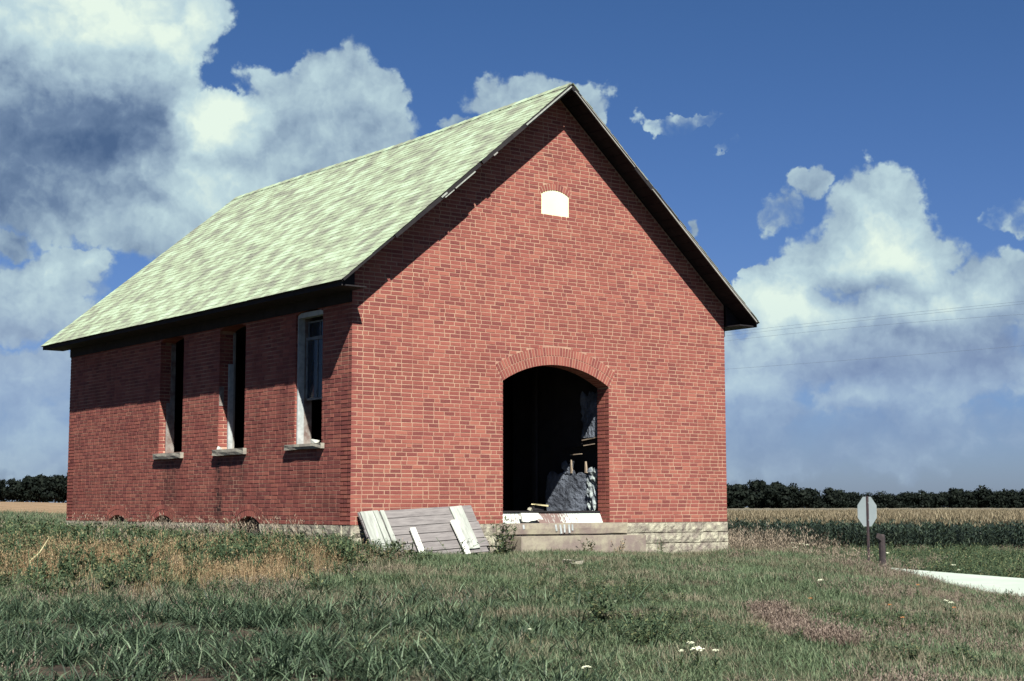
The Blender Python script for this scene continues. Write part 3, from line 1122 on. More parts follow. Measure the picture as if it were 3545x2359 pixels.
# foundation of squared stones
def rock(mb_or_none, a0, a1, z0, z1, plane, depth=0.22, outw=0.02, amp=0.007, m_=None, parent=None, nx=6, nz=3, name='foundation_stone'):
    mb_ = MB()
    vs = []
    for i in range(nz+1):
        for j in range(nx+1):
            fx, fz = j/nx, i/nz
            edge = (j in (0, nx)) or (i in (0, nz))
            o = -outw + (random.uniform(-amp, amp) if not edge else 0.010+random.uniform(-0.004, 0.004))
            if i == nz:
                o = -outw+0.004
            vs.append(plane(a0+(a1-a0)*fx+(0 if j in (0, nx) else random.uniform(-.01, .01)), o, z0+(z1-z0)*fz+(random.uniform(-0.006, 0.006) if i == 0 else 0)))
    W1 = nx+1
    n0 = len(vs)
    vs += [plane(a0, depth, z0), plane(a1, depth, z0), plane(a1, depth, z1), plane(a0, depth, z1)]
    fs = [(i*W1+j, i*W1+j+1, (i+1)*W1+j+1, (i+1)*W1+j) for i in range(nz) for j in range(nx)]
    bot = [j for j in range(nx+1)]
    top = [nz*W1+j for j in range(nx, -1, -1)]
    fs.append(tuple([n0, n0+1] + bot[::-1]))
    fs.append(tuple([n0+2, n0+3] + top[::-1]))
    fs.append(tuple([n0+1, n0+2] + [i*W1+nx for i in range(nz, -1, -1)]))
    fs.append(tuple([n0+3, n0] + [i*W1 for i in range(nz+1)]))
    fs.append((n0, n0+3, n0+2, n0+1))
    mb_.add(vs, fs)
    return sp(name, mb_, m_ or M['stone'], parent)


core = MB()
core.box((W_/2, 0.16, -0.5), (W_-0.06, 0.24, 0.98))
core.box((W_/2, L_-0.16, -0.5), (W_-0.06, 0.24, 0.98))
for ya, yb in ((0.3, 2.80), (3.60, L_-0.3)):
    core.box((0.16, (ya+yb)/2, -0.5), (0.24, yb-ya-0.002, 0.98))
for ya, yb in ((2.80, 3.60),):
    core.box((0.18, (ya+yb)/2, -0.62), (0.24, yb-ya-0.002, 0.74))
core.box((W_-0.16, L_/2, -0.5), (0.24, L_-0.6, 0.98))
found = sp('foundation', core, M['mortar'])
found['label'] = 'low foundation of pale rock-faced limestone blocks'
rr = random.Random(5)
zrows = [(-0.172, -0.006), (-0.352, -0.184), (-0.54, -0.366), (-0.74, -0.552)]
for k, (z0, z1) in enumerate(zrows):
    x = 0.0
    while x < W_-0.05:
        x1 = min(x+rr.uniform(0.38, 0.62), W_)
        if W_-x1 < 0.2:
            x1 = W_
        rock(None, x+0.005, x1-0.005, z0, z1, p_front, outw=0.022 if k == 0 else 0.03, parent=found)
        x = x1
    y = 0.24
    while y < L_-0.05:
        y1 = min(y+rr.uniform(0.38, 0.62), L_)
        if L_-y1 < 0.2:
            y1 = L_
        for va, vb in ((2.80, 3.60),):
            if k == 0 and y < vb and y1 > va:
                if y < va:
                    y1 = va
                    if y1-y < 0.06:
                        y = vb
                        y1 = vb+0.45
                else:
                    y, y1 = vb, vb+0.45
        rock(None, y+0.005, y1-0.005, z0, z1, p_left, outw=0.022, parent=found)
        y = y1

# dark plate standing for the shade in each basement vent, rubble in the nearest
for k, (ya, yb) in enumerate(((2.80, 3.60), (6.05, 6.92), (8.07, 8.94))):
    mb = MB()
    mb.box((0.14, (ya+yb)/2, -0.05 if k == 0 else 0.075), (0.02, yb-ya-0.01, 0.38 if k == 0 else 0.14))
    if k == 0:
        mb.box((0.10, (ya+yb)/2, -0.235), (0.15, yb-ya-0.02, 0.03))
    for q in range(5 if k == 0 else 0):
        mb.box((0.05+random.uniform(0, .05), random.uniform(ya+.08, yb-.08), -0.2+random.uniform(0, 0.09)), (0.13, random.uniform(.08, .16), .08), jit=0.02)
    sp('vent_shade_infill', mb, M['interior'])

# steps before the door
rock(None, 2.93, 5.62, -0.60, -0.205, p_front, depth=-0.03, outw=0.42, amp=0.004, m_=M['concrete'], nx=10, nz=3, name='door_step')['label'] = 'long pale concrete step below the doorway'
rock(None, 2.72, 5.52, -0.172, 0.003, p_front, depth=0.14, outw=0.065, amp=0.003, m_=M['concrete'], nx=10, nz=2, name='door_sill_stone')
for x, h in ((3.92, 0.11), (4.02, 0.15), (4.10, 0.13), (4.20, 0.14), (4.27, 0.10), (3.24, 0.07)):
    mb = MB()
    mb.box((x+0.01, -0.0695, -0.02-h/2), (0.035, 0.004, h), Matrix.Rotation(random.uniform(-.25, .0), 3, 'Y'), jit=0.002)
    sp('paint_drip', mb, M['frame'])

# window sills
for (y0, y1, zt, zb) in ((0.775, 1.918, 1.258, 1.175), (3.303, 4.434, 1.256, 1.152), (5.68, 6.824, 1.252, 1.148)):
    rock(None, y0, y1, zb, zt, p_left, depth=0.29, outw=0.075, amp=0.004, m_=M['sill'], nx=5, nz=2, name='window_sill')


# joinery left in the window openings
def frame_box(name, boxes, m_, label=None, parent=None):
    mb_ = MB()
    for (x0, x1, y0, y1, z0, z1) in boxes:
        mb_.box(((x0+x1)/2, (y0+y1)/2, (z0+z1)/2), (x1-x0, y1-y0, z1-z0))
    o = sp(name, mb_, m_, parent)
    if label:
        o['label'] = label
    return o


wf = frame_box('window_frame', [(0.035, 0.15, 1.675, 1.705, 1.262, 3.36), (0.035, 0.15, 0.865, 0.895, 1.262, 3.36), (0.035, 0.15, 0.897, 1.673, 3.28, 3.36)], M['frame'], 'faded white window frame in the nearest side opening')
lin = frame_box('window_lining', [(0.152, 0.295, 1.68, 1.703, 1.262, 3.36), (0.152, 0.295, 0.867, 0.89, 1.262, 3.36)], M['plaster'])
ls = frame_box('lower_sash', [(0.155, 0.195, 1.60, 1.64, 2.0, 2.92), (0.155, 0.195, 0.90, 0.94, 2.0, 2.92), (0.155, 0.195, 0.90, 1.64, 2.925, 2.975),
                              (0.155, 0.195, 0.94, 1.60, 1.965, 1.995), (0.163, 0.187, 1.285, 1.305, 2.0, 2.92)], M['sash'])
frame_box('pane', [(0.172, 0.176, 1.306, 1.599, 2.0, 2.92), (0.172, 0.176, 0.941, 1.284, 2.0, 2.92)], M['glass'], None, ls)
us = frame_box('upper_sash', [(0.205, 0.24, 1.64, 1.67, 2.96, 3.21), (0.205, 0.24, 0.90, 0.93, 2.96, 3.21), (0.205, 0.24, 0.90, 1.67, 3.212, 3.24), (0.212, 0.234, 1.29, 1.308, 2.96, 3.21)], M['sash'])
frame_box('pane', [(0.221, 0.225, 1.309, 1.639, 2.96, 3.21), (0.221, 0.225, 0.931, 1.289, 2.96, 3.21)], M['glass'], None, us)
frame_box('window_frame', [(0.17, 0.255, 4.30, 4.343, 1.262, 2.75)], M['frame'], 'single upright of white frame left in the middle opening')
frame_box('window_lining', [(0.005, 0.09, 4.334, 4.344, 2.02, 2.35)], M['plaster'])
frame_box('window_lining', [(0.13, 0.295, 6.70, 6.722, 1.262, 2.2), (0.21, 0.295, 6.70, 6.722, 2.2, 3.3)], M['plaster'])
frame_box('window_lining', [(0.257, 0.295, 4.31, 4.342, 1.262, 3.3)], M['trim'])

# white board closing the small gable opening
hp = hole_pts((3.697, 4.299, 5.154, 5.518, 0.083), 16)
slab('gable_window_board', hp, [], 0.03, M['board'], Matrix(((1, 0, 0, 0), (0, 0, 1, 0.022), (0, 1, 0, 0), (0, 0, 0, 1))))['label'] = 'bright white arched board closing the small gable opening'

# ------------------------------------------------------------------ roof
PT = 0.028
Y0r, Y1r = -OF, L_+OR


def sag(y):
    f = (y-Y0r)/(Y1r-Y0r)
    return -0.035*math.sin(math.pi*f)+0.012*math.sin(9*f+1)


SL = math.hypot(W_/2+OS, RZ-EZ)
CS, SN = (W_/2+OS)/SL, (RZ-EZ)/SL


def slope_pt(side, s, y, h):
    """s metres up the slope from the eave tip, h above the underside"""
    x = -OS+s*CS-h*SN
    z = EZ+s*SN+h*CS + sag(y)*min(1, s/SL+0.15)
    return (x, y, z) if side == 0 else (W_-x, y, z)


deck = MB()
ny = 24
for side in (0, 1):
    for i in range(ny):
        ya, yb = Y0r+(Y1r-Y0r)*i/ny, Y0r+(Y1r-Y0r)*(i+1)/ny
        for s0, s1 in ((0, SL/2), (SL/2, SL-0.01)):
            deck.hexa([slope_pt(side, s0, ya, PT*0.5), slope_pt(side, s1, ya, PT*0.5), slope_pt(side, s1, yb, PT*0.5), slope_pt(side, s0, yb, PT*0.5),
                       slope_pt(side, s0, ya, PT), slope_pt(side, s1, ya, PT), slope_pt(side, s1, yb, PT), slope_pt(side, s0, yb, PT)])
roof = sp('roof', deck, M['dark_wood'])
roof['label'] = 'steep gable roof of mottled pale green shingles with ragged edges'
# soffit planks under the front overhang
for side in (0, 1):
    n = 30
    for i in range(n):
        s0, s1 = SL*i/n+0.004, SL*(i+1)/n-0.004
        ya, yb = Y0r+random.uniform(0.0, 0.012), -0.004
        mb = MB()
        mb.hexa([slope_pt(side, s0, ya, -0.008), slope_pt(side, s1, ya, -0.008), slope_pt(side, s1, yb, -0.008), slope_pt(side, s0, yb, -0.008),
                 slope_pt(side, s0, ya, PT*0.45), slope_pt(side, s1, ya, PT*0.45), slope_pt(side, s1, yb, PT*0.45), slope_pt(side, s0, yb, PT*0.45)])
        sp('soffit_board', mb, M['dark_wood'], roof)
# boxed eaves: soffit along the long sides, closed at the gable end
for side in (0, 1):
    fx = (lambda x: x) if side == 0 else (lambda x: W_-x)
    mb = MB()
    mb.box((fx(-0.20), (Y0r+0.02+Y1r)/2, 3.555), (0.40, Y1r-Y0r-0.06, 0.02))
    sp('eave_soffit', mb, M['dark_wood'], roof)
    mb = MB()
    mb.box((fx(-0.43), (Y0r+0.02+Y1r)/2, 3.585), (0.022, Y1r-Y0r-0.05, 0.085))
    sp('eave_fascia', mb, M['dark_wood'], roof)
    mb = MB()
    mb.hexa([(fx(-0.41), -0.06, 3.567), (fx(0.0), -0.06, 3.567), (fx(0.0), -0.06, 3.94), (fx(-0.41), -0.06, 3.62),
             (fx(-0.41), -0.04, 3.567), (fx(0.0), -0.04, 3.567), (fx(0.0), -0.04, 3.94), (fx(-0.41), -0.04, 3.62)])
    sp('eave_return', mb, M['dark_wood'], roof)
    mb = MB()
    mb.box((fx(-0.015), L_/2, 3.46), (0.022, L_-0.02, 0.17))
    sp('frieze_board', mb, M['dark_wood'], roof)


def rake(side, sa, sb, h0, h1, y0, y1, m_, name='rake_board', taper=0.0):
    mb_ = MB()
    nseg = max(1, int((sb-sa)/0.7))
    for i in range(nseg):
        a, b = sa+(sb-sa)*i/nseg, sa+(sb-sa)*(i+1)/nseg
        ha = h0 + (taper if i == 0 else 0)
        hb = h0 + (taper if i == nseg-1 else 0)
        mb_.hexa([slope_pt(side, a, y0, ha), slope_pt(side, b, y0, hb), slope_pt(side, b, y1, hb), slope_pt(side, a, y1, ha),
                  slope_pt(side, a, y0, h1), slope_pt(side, b, y0, h1), slope_pt(side, b, y1, h1), slope_pt(side, a, y1, h1)])
    return sp(name, mb_, m_, roof)


# right rake: dark fascia with two lengths of pale moulding; left rake: mostly broken away
rake(1, 0.05, SL-0.02, -0.055, 0.026, Y0r-0.022, Y0r-0.001, M['dark_wood'])
rake(1, 0.08, 3.42, -0.052, -0.026, Y0r-0.042, Y0r-0.023, M['trim'], 'rake_moulding', 0.008)
rake(1, 3.95, SL-0.10, -0.052, -0.030, Y0r-0.042, Y0r-0.023, M['trim'], 'rake_moulding', 0.006)
rake(1, 0.3, 2.6, -0.004, 0.006, Y0r-0.034, Y0r-0.023, M['trim'], 'rake_moulding')
rake(1, 3.6, SL-0.25, 0.000, 0.012, Y0r-0.034, Y0r-0.023, M['trim'], 'rake_moulding')
rake(0, 0.02, 1.15, -0.03, 0.022, Y0r-0.018, Y0r-0.001, M['dark_wood'], taper=0.02)
rake(0, 1.2, 3.3, -0.045, 0.018, Y0r-0.020, Y0r-0.001, M['dark_wood'], taper=0.01)
rake(0, 3.34, SL-0.02, -0.038, 0.026, Y0r-0.022, Y0r-0.001, M['dark_wood'])
rake(0, 4.50, SL-0.03, -0.016, 0.006, Y0r-0.036, Y0r-0.023, M['batten'], 'rake_moulding')
rake(0, 2.62, 3.12, -0.062, -0.034, Y0r-0.034, Y0r-0.021, M['batten'], 'rake_moulding', 0.012)
rake(0, 2.36, 2.58, -0.058, -0.040, Y0r-0.034, Y0r-0.021, M['batten'], 'rake_moulding', 0.006)
rake(0, 2.30, 2.44, -0.018, 0.006, Y0r-0.034, Y0r-0.021, M['batten'], 'rake_moulding')
rake(0, 3.60, 3.70, -0.05, -0.03, Y0r-0.034, Y0r-0.021, M['trim'], 'rake_moulding')

# shingles
EXP, TABW = 0.128, 0.295
nc = int(SL/EXP)
sh_all = []
rs = random.Random(3)
for side in (0, 1):
    for r in range(nc+1):
        s0 = r*EXP-0.015
        s1 = min(s0+0.185, SL+0.005)
        y = Y0r-0.02-(r % 3)*0.1+rs.uniform(-0.02, 0.02)
        lastw = 0
        while y < Y1r+0.02:
            y1 = y+TABW*rs.uniform(0.93, 1.07)
            a, b = max(y, Y0r-0.02+rs.uniform(-0.008, 0.012)), min(y1-0.006, Y1r+0.02+rs.uniform(-0.01, 0.01))
            if b-a > 0.04:
                sh_all.append((side, s0+rs.uniform(-0.006, 0.006), s1, a, b, rs.uniform(0, 0.005)))
            y = y1


def shingle_pts(q, h=0.0):
    side, s0, s1, a, b, lift = q
    k0 = PT+0.004
    bt = k0+0.006+lift*0.6
    return [slope_pt(side, s0, a, k0+0.002), slope_pt(side, s0, b, k0+0.002), slope_pt(side, s1, b, k0-0.002), slope_pt(side, s1, a, k0-0.002),
            slope_pt(side, s0, a, bt), slope_pt(side, s0, b, bt+rs.uniform(-0.002, 0.002)), slope_pt(side, s1, b, k0+0.0015), slope_pt(side, s1, a, k0+0.0015)]


def sh_score(q):
    if q[0] == 1:
        return -1
    c = Vector(slope_pt(0, q[1], (q[3]+q[4])/2, PT))
    return (q[4]-q[3])/(c-CAM).length_squared


order = sorted(range(len(sh_all)), key=lambda i: -sh_score(sh_all[i]))
single = set(order[:300])
mb = MB()
for i, q in enumerate(sh_all):
    p = shingle_pts(q)
    if i in single:
        m1 = MB()
        m1.hexa(p)
        sp('shingle', m1, M['shingle'], roof)
    else:
        mb.hexa(p)
o = sp('shingles', mb, M['shingle'], roof)
o['kind'] = 'stuff'
mb = MB()
k = 0
y = Y0r-0.02
while y < Y1r:
    y1 = min(y+0.30, Y1r+0.02)
    for side in (0, 1):
        mb.hexa([slope_pt(side, SL-0.13, y, PT+0.016), slope_pt(side, SL+0.012, y, PT+0.020), slope_pt(side, SL+0.012, y1, PT+0.012), slope_pt(side, SL-0.13, y1, PT+0.010),
                 slope_pt(side, SL-0.13, y, PT+0.024), slope_pt(side, SL+0.012, y, PT+0.028), slope_pt(side, SL+0.012, y1, PT+0.019), slope_pt(side, SL-0.13, y1, PT+0.017)])
    y = y1
sp('ridge_cap', mb, M['shingle'], roof)

# ------------------------------------------------------------------ old plank door leaning against the front wall
A = Vector((0.10, -0.05, 0.189))
B = Vector((2.19, -0.05, 0.297))
C_ = Vector((0.04, -0.50, -0.50))
ux = (B-A).normalized()
dn = (C_-A)
dn = (dn-ux*dn.dot(ux)).normalized()
nn_ = ux.cross(dn)
if nn_.y > 0:
    nn_ = -nn_
pz = Matrix((ux, -dn, nn_)).transposed()      # local x along, y up the panel, z towards us
door = empty('plank_door', A)
door.rotation_euler = pz.to_euler()
tag(door, 'grey plank door with pale battens leaning sideways against the brick front wall left of the doorway', 'door')
Wd = (B-A).length
plk = [(-0.145, 0.0, 0.0, Wd), (-0.295, -0.150, 0.0, Wd-0.005), (-0.445, -0.300, 0.0, Wd+0.02), (-0.60, -0.450, 0.01, Wd+0.01), (-0.76, -0.605, 0.0, Wd+0.03), (-0.86, -0.765, 0.02, Wd-0.03)]
for (ya, yb, xa, xb) in plk:
    mb = MB()
    mb.box(((xa+xb)/2, (ya+yb)/2, random.uniform(-0.003, 0.003)), (xb-xa, yb-ya-0.006, 0.024), jit=0.004)
    mb.build('plank', M['greywood'], door)
for (x0, x1, ya, yb, th_, ang) in ((0.02, 0.24, -0.86, -0.01, 0.024, 0.0), (0.245, 0.335, -0.84, -0.012, 0.040, 0.02), (0.37, 0.45, -0.84, -0.015, 0.03, 0.02),
                                  (1.66, 1.76, -0.80, -0.03, 0.03, 0.03), (1.765, 1.90, -0.80, -0.02, 0.026, 0.03)):
    mb = MB()
    mb.box(((x0+x1)/2, (ya+yb)/2, 0.014+th_/2), (x1-x0, yb-ya, th_), Matrix.Rotation(ang, 3, 'Z'), jit=0.004)
    mb.build('batten', M['batten'], door)

# loose pieces about the door
def loose(name, pts_c, size, rot, m_, label, cat, jit=0.006, group=None):
    mb_ = MB()
    mb_.box((0, 0, 0), size, jit=jit)
    o = mb_.build(name, m_)
    o.location = pts_c
    o.rotation_euler = rot
    tag(o, label, cat, group)
    return o


pe = pz.to_euler()


def on_panel(x, y, z):
    return A + pz @ Vector((x, y, z))


mb = MB()
mb.box((0, 0, 0), (0.10, 0.50, 0.022), jit=0.006)
o = mb.build('loose_board', M['white'])
o.location = on_panel(0.80, -0.62, 0.06)
o.rotation_euler = (pz @ Matrix.Rotation(-0.0, 3, 'Z')).to_euler()
tag(o, 'short bright white board standing against the middle of the leaning plank door', 'board')
mb = MB()
mb.box((0, 0, 0), (0.10, 0.62, 0.022), jit=0.006)
o = mb.build('loose_board', M['white'])
o.location = on_panel(1.60, -0.60, 0.07)
o.rotation_euler = (pz @ Matrix.Rotation(0.02, 3, 'Z')).to_euler()
tag(o, 'white board with a mended joint standing against the right end of the leaning plank door', 'board')

mb = MB()
V8 = [(3.33, 0.10, 0.170), (3.69, 0.10, 0.168), (3.775, 0.07, 0.062), (3.67, 0.07, 0.072), (3.60, 0.06, 0.050), (3.52, 0.06, 0.045), (3.45, 0.06, 0.022), (3.34, 0.07, 0.030)]
nv = len(V8)
mb.add(V8+[(x, y+0.03, z) for x, y, z in V8], [tuple(range(nv-1, -1, -1)), tuple(range(nv, 2*nv))]+[(i, (i+1) % nv, nv+(i+1) % nv, nv+i) for i in range(nv)])
o = mb.build('broken_board', M['white'])
tag(o, 'broken scrap of white board resting on the doorway step against the riser', 'board')
loose('loose_plank', (3.85+0.06, 0.33, 0.300), (0.33, 0.10, 0.022), (0.0, 0.085, 0.2), M['straw'], 'short yellowish plank lying across the threshold of the doorway', 'plank')
loose('brick_rubble', (3.86, 0.36, 0.245), (0.28, 0.09, 0.085), (0, 0.0, 0.2), M['dark_wood'], 'dark block propping up the short plank on the threshold', 'block', 0.01)
loose('stone_chunk', (3.68, 0.30, 0.225), (0.09, 0.07, 0.055), (0.3, 0.2, 0.5), M['flat_stone'], 'small pale rubble piece beside the plank on the threshold', 'rubble', 0.014)
loose('stone_chunk', (-0.005, 1.06, 1.285), (0.07, 0.15, 0.05), (0.1, 0.1, 0.1), M['white'], 'white scrap lying on the nearest window sill', 'rubble', 0.012)
loose('stone_chunk', (-0.02, 4.24, 1.275), (0.05, 0.06, 0.045), (0.1, 0.3, 0.1), M['white'], 'small white pebble on the far end of the middle window sill', 'rubble', 0.010)
fsx, fsy = 1.69, -3.17
fsz = float(gz(fsx, fsy)[0])
loose('flat_stone', (fsx, fsy, fsz+0.04), (0.27, 0.13, 0.04), (0.0, 0.03, -0.5), M['flat_stone'], 'flat pale stone lying in the lawn in front of the step', 'stone', 0.02)

# ------------------------------------------------------------------ stop sign seen from behind, and the post beside it
SD, SLt = 40.0, (2994-1772.5)/F_PX*40.0
sx_, sy_ = wxy(SD, SLt)
sgz = float(gz(sx_, sy_)[0])
sign = empty('stop_sign', (sx_, sy_, sgz))
tag(sign, 'octagonal traffic sign showing its grey back on a dark post beside the road', 'traffic sign')
faceang = -YAW + math.radians(38)
sign.rotation_euler = (0, 0, faceang)
cz_ = 0.14-sgz
mb = MB()
Rr = 0.381/math.cos(math.pi/8)
oc = [(Rr*math.cos(math.pi/8+i*math.pi/4), Rr*math.sin(math.pi/8+i*math.pi/4)) for i in range(8)]
mb.add([(a, 0.0, cz_+b) for a, b in oc]+[(a, 0.004, cz_+b) for a, b in oc], [tuple(range(7, -1, -1)), tuple(range(8, 16))]+[(i, (i+1) % 8, 8+(i+1) % 8, 8+i) for i in range(8)])
mb.build('sign_plate', M['signback'], sign)
mb = MB()
mb.box((0, -0.018, (cz_+0.40)/2-0.1), (0.052, 0.030, cz_+0.40+0.2))
mb.box((-0.035, -0.006, (cz_+0.40)/2-0.1), (0.018, 0.006, cz_+0.40+0.2))
mb.box((0.035, -0.006, (cz_+0.40)/2-0.1), (0.018, 0.006, cz_+0.40+0.2))
mb.build('post', M['steel'], sign)
for dz_ in (-0.22, 0.22):
    mb = MB()
    mb.tube([(0, -0.045, cz_+dz_), (0, -0.030, cz_+dz_)], 0.012, 6)
    mb.build('bolt', M['signback'], sign)
D2 = 41.0
Lt2, z2 = pix(3043, 1850, D2)
px2, py2 = wxy(D2, Lt2)
g2 = float(gz(px2, py2)[0])
wp = empty('wooden_post', (px2, py2, g2))
tag(wp, 'short thick dark wooden post just right of the traffic sign', 'post')
mb = MB()
hh = z2-g2
mb.tube([(0.02, 0, -0.2), (0.0, 0, hh*0.5), (-0.02, 0, hh-0.05), (-0.02, 0, hh)], [0.10, 0.09, 0.085, 0.06], 10)
mb.build('shaft', M['postwood'], wp)
mb = MB()
mb.box((-0.10, -0.03, hh-0.10), (0.30, 0.05, 0.13), Matrix.Rotation(0.5, 3, 'Y'), jit=0.01)
mb.build('cross_piece', M['postwood'], wp)

# ------------------------------------------------------------------ power lines, from a pole behind the schoolhouse to one out on the right
wires = [((2509, 1154), (3020, 1098), (3545, 1045)), ((2509, 1165), (3020, 1108), (3545, 1054)), ((2509, 1183), (3020, 1130), (3545, 1090)), ((2509, 1281), (3020, 1243), (3545, 1200))]
pa = (-2.0+11.5, 92.0)     # lateral, depth of the left pole (hidden behind the building)
pb = (34.0, 62.0)
for i, (a, m__, b) in enumerate(wires):
    def at(u, v, t_):
        # a point of the wire's vertical plane seen in direction u
        k = (u-1772.5)/F_PX
        # line pa + s(pb-pa): Lt = k*D
        s = (pa[0]-k*pa[1])/((k*(pb[1]-pa[1]))-(pb[0]-pa[0]))
        D = pa[1]+s*(pb[1]-pa[1])
        return s, D, 0.27-(v-1755.5)/F_PX*D
    P3 = [at(*a, 0), at(*m__, 0), at(*b, 0)]
    cf = np.polyfit([p[0] for p in P3], [p[2] for p in P3], 2)
    pts = []
    for s in np.linspace(0, 1, 26):
        D, Lt = pa[1]+s*(pb[1]-pa[1]), pa[0]+s*(pb[0]-pa[0])
        x, y = wxy(D, Lt)
        pts.append((x, y, float(np.polyval(cf, s))))
    mb = MB()
    mb.tube(pts, 0.006, 5)
    o = mb.build('power_line', M['wire'])
    tag(o, ['topmost of the four thin overhead wires crossing the clouds right of the roof', 'second overhead wire from the top, close under the topmost', 'third overhead wire from the top, set a little apart', 'lowest overhead wire, well below the other three'][i], 'power line', 'overhead wires right of the schoolhouse')
    ends = (pts[0], pts[-1])
    if i == 0:
        tops = ends
for k, (Lt, D) in enumerate((pa, pb)):
    x, y = wxy(D, Lt)
    g = float(gz(x, y)[0])
    po = empty('utility_pole', (x, y, g))
    tag(po, 'wooden utility pole ' + ('hidden behind the schoolhouse' if k == 0 else 'outside the picture on the right'), 'utility pole')
    mb = MB()
    mb.tube([(0, 0.15, -0.3), (0, 0.15, 5), (0, 0.15, tops[k][2]-g+0.3)], [0.16, 0.13, 0.10], 8)
    mb.build('shaft', M['postwood'], po)

# ------------------------------------------------------------------ plants
def blade(mb, base, az_, lean, length, width, segs=3, curl=0.8, mi=0, twist=0.0):
    """one blade of grass: a narrow tapering, bending strip"""
    p = Vector(base)
    d = Vector((math.cos(az_), math.sin(az_), 0))
    sd = Vector((-math.sin(az_+twist), math.cos(az_+twist), 0))
    ang = lean
    vs = [p-sd*width*0.5, p+sd*width*0.5]
    for i in range(segs):
        ang += curl/segs*random.uniform(0.7, 1.3)
        p = p + (d*math.sin(ang)+Vector((0, 0, 1))*math.cos(ang))*(length/segs)
        wq = width*(1-((i+1)/segs)**1.6)*0.5
        if i < segs-1:
            vs += [p-sd*wq, p+sd*wq]
        else:
            vs.append(p)
    fs = [(2*i, 2*i+1, 2*i+3, 2*i+2) for i in range(segs-1)]
    fs.append((2*segs-2, 2*segs-1, 2*segs))
    mb.add(vs, fs, mi)
    return p


def protos(name, fn, n, mats):
    c = bpy.data.collections.new(name)
    for i in range(n):
        mb = MB()
        fn(mb, i)
        me = mb.mesh(name, mats, fix=False)
        o = bpy.data.objects.new(name+'_source', me)
        c.objects.link(o)
    return c


def R_():
    return random.random()


def fine_tuft(mb, i):
    for k in range(34):
        r = 0.13*math.sqrt(R_())
        a = R_()*6.28
        blade(mb, (r*math.cos(a), r*math.sin(a), -0.01), R_()*6.28, R_()*0.5, 0.05+0.09*R_()**1.3, 0.0045+0.003*R_(), 2, 0.5+0.9*R_())


def coarse_tuft(mb, i):
    for k in range(15):
        r = 0.07*math.sqrt(R_())
        a = R_()*6.28
        blade(mb, (r*math.cos(a), r*math.sin(a), -0.01), a+R_()-0.5, 0.15+R_()*0.5, 0.13+0.20*R_(), 0.008+0.007*R_(), 4, 0.7+1.3*R_(), twist=random.uniform(-.6, .6))


def dry_tuft(mb, i):
    for k in range(20):
        r = 0.10*math.sqrt(R_())
        a = R_()*6.28
        p = blade(mb, (r*math.cos(a), r*math.sin(a), -0.01), R_()*6.28, R_()*0.25, 0.18+0.28*R_(), 0.005, 3, 0.2+0.7*R_())
        if k % 3 == 0:
            for q in range(5):
                blade(mb, p-Vector((0, 0, 0.015*q)), R_()*6.28, 0.4, 0.035, 0.008, 2, 0.3)


def seed_tuft(mb, i):
    for k in range(16):
        r = 0.11*math.sqrt(R_())
        a = R_()*6.28
        p = blade(mb, (r*math.cos(a), r*math.sin(a), -0.01), R_()*6.28, 0.1+R_()*0.4, 0.08+0.14*R_(), 0.004, 3, 0.3+0.6*R_())
        for q in range(3):
            blade(mb, p-Vector((0, 0, 0.01*q)), R_()*6.28, 0.5, 0.025, 0.007, 2, 0.3)


def leafy(mb, h=0.35, n=26, wide=0.035, spread=0.16, stems=4, mi_leaf=0, mi_stem=1):
    for s in range(stems):
        a = R_()*6.28
        top = Vector((math.cos(a)*spread*R_(), math.sin(a)*spread*R_(), h*random.uniform(0.65, 1.05)))
        b0 = Vector((math.cos(a)*0.02, math.sin(a)*0.02, -0.02))
        mid = (b0+top)/2+Vector((R_()-.5, R_()-.5, 0))*0.04
        for (u_, v_) in ((b0, mid), (mid, top)):
            sdv = (v_-u_).cross(Vector((R_()-.5, R_()-.5, .1))).normalized()*0.003
            mb.add([u_-sdv, u_+sdv, v_+sdv, v_-sdv], [(0, 1, 2, 3)], mi_stem)
        for k in range(n//stems):
            f = 0.12+0.88*R_()
            p = b0.lerp(mid, f*2) if f < 0.5 else mid.lerp(top, f*2-1)
            az_ = R_()*6.28
            ln = wide*(1.5+1.5*R_())*(1.15-0.5*f)
            d = Vector((math.cos(az_), math.sin(az_), random.uniform(-0.2, 0.9))).normalized()
            sdv = d.cross(Vector((R_()-.5, R_()-.5, 1))).normalized()*wide*0.5*(1.15-0.5*f)
            mb.add([p, p+d*ln*0.5+sdv, p+d*ln, p+d*ln*0.5-sdv], [(0, 1, 2, 3)], mi_leaf)


def weed_tuft(mb, i):
    leafy(mb, 0.22+0.14*R_(), 64, 0.034, 0.20, 8)


def brush_tuft(mb, i):
    for s in range(7):
        a = R_()*6.28
        p = blade(mb, (0.05*math.cos(a), 0.05*math.sin(a), -0.02), a, 0.05+0.2*R_(), 0.45+0.25*R_(), 0.006, 4, 0.3)
        for q in range(16):
            blade(mb, p-Vector((random.uniform(-.05, .05), random.uniform(-.05, .05), 0.28*R_())), R_()*6.28, 0.5, 0.06, 0.009, 2, 0.3)


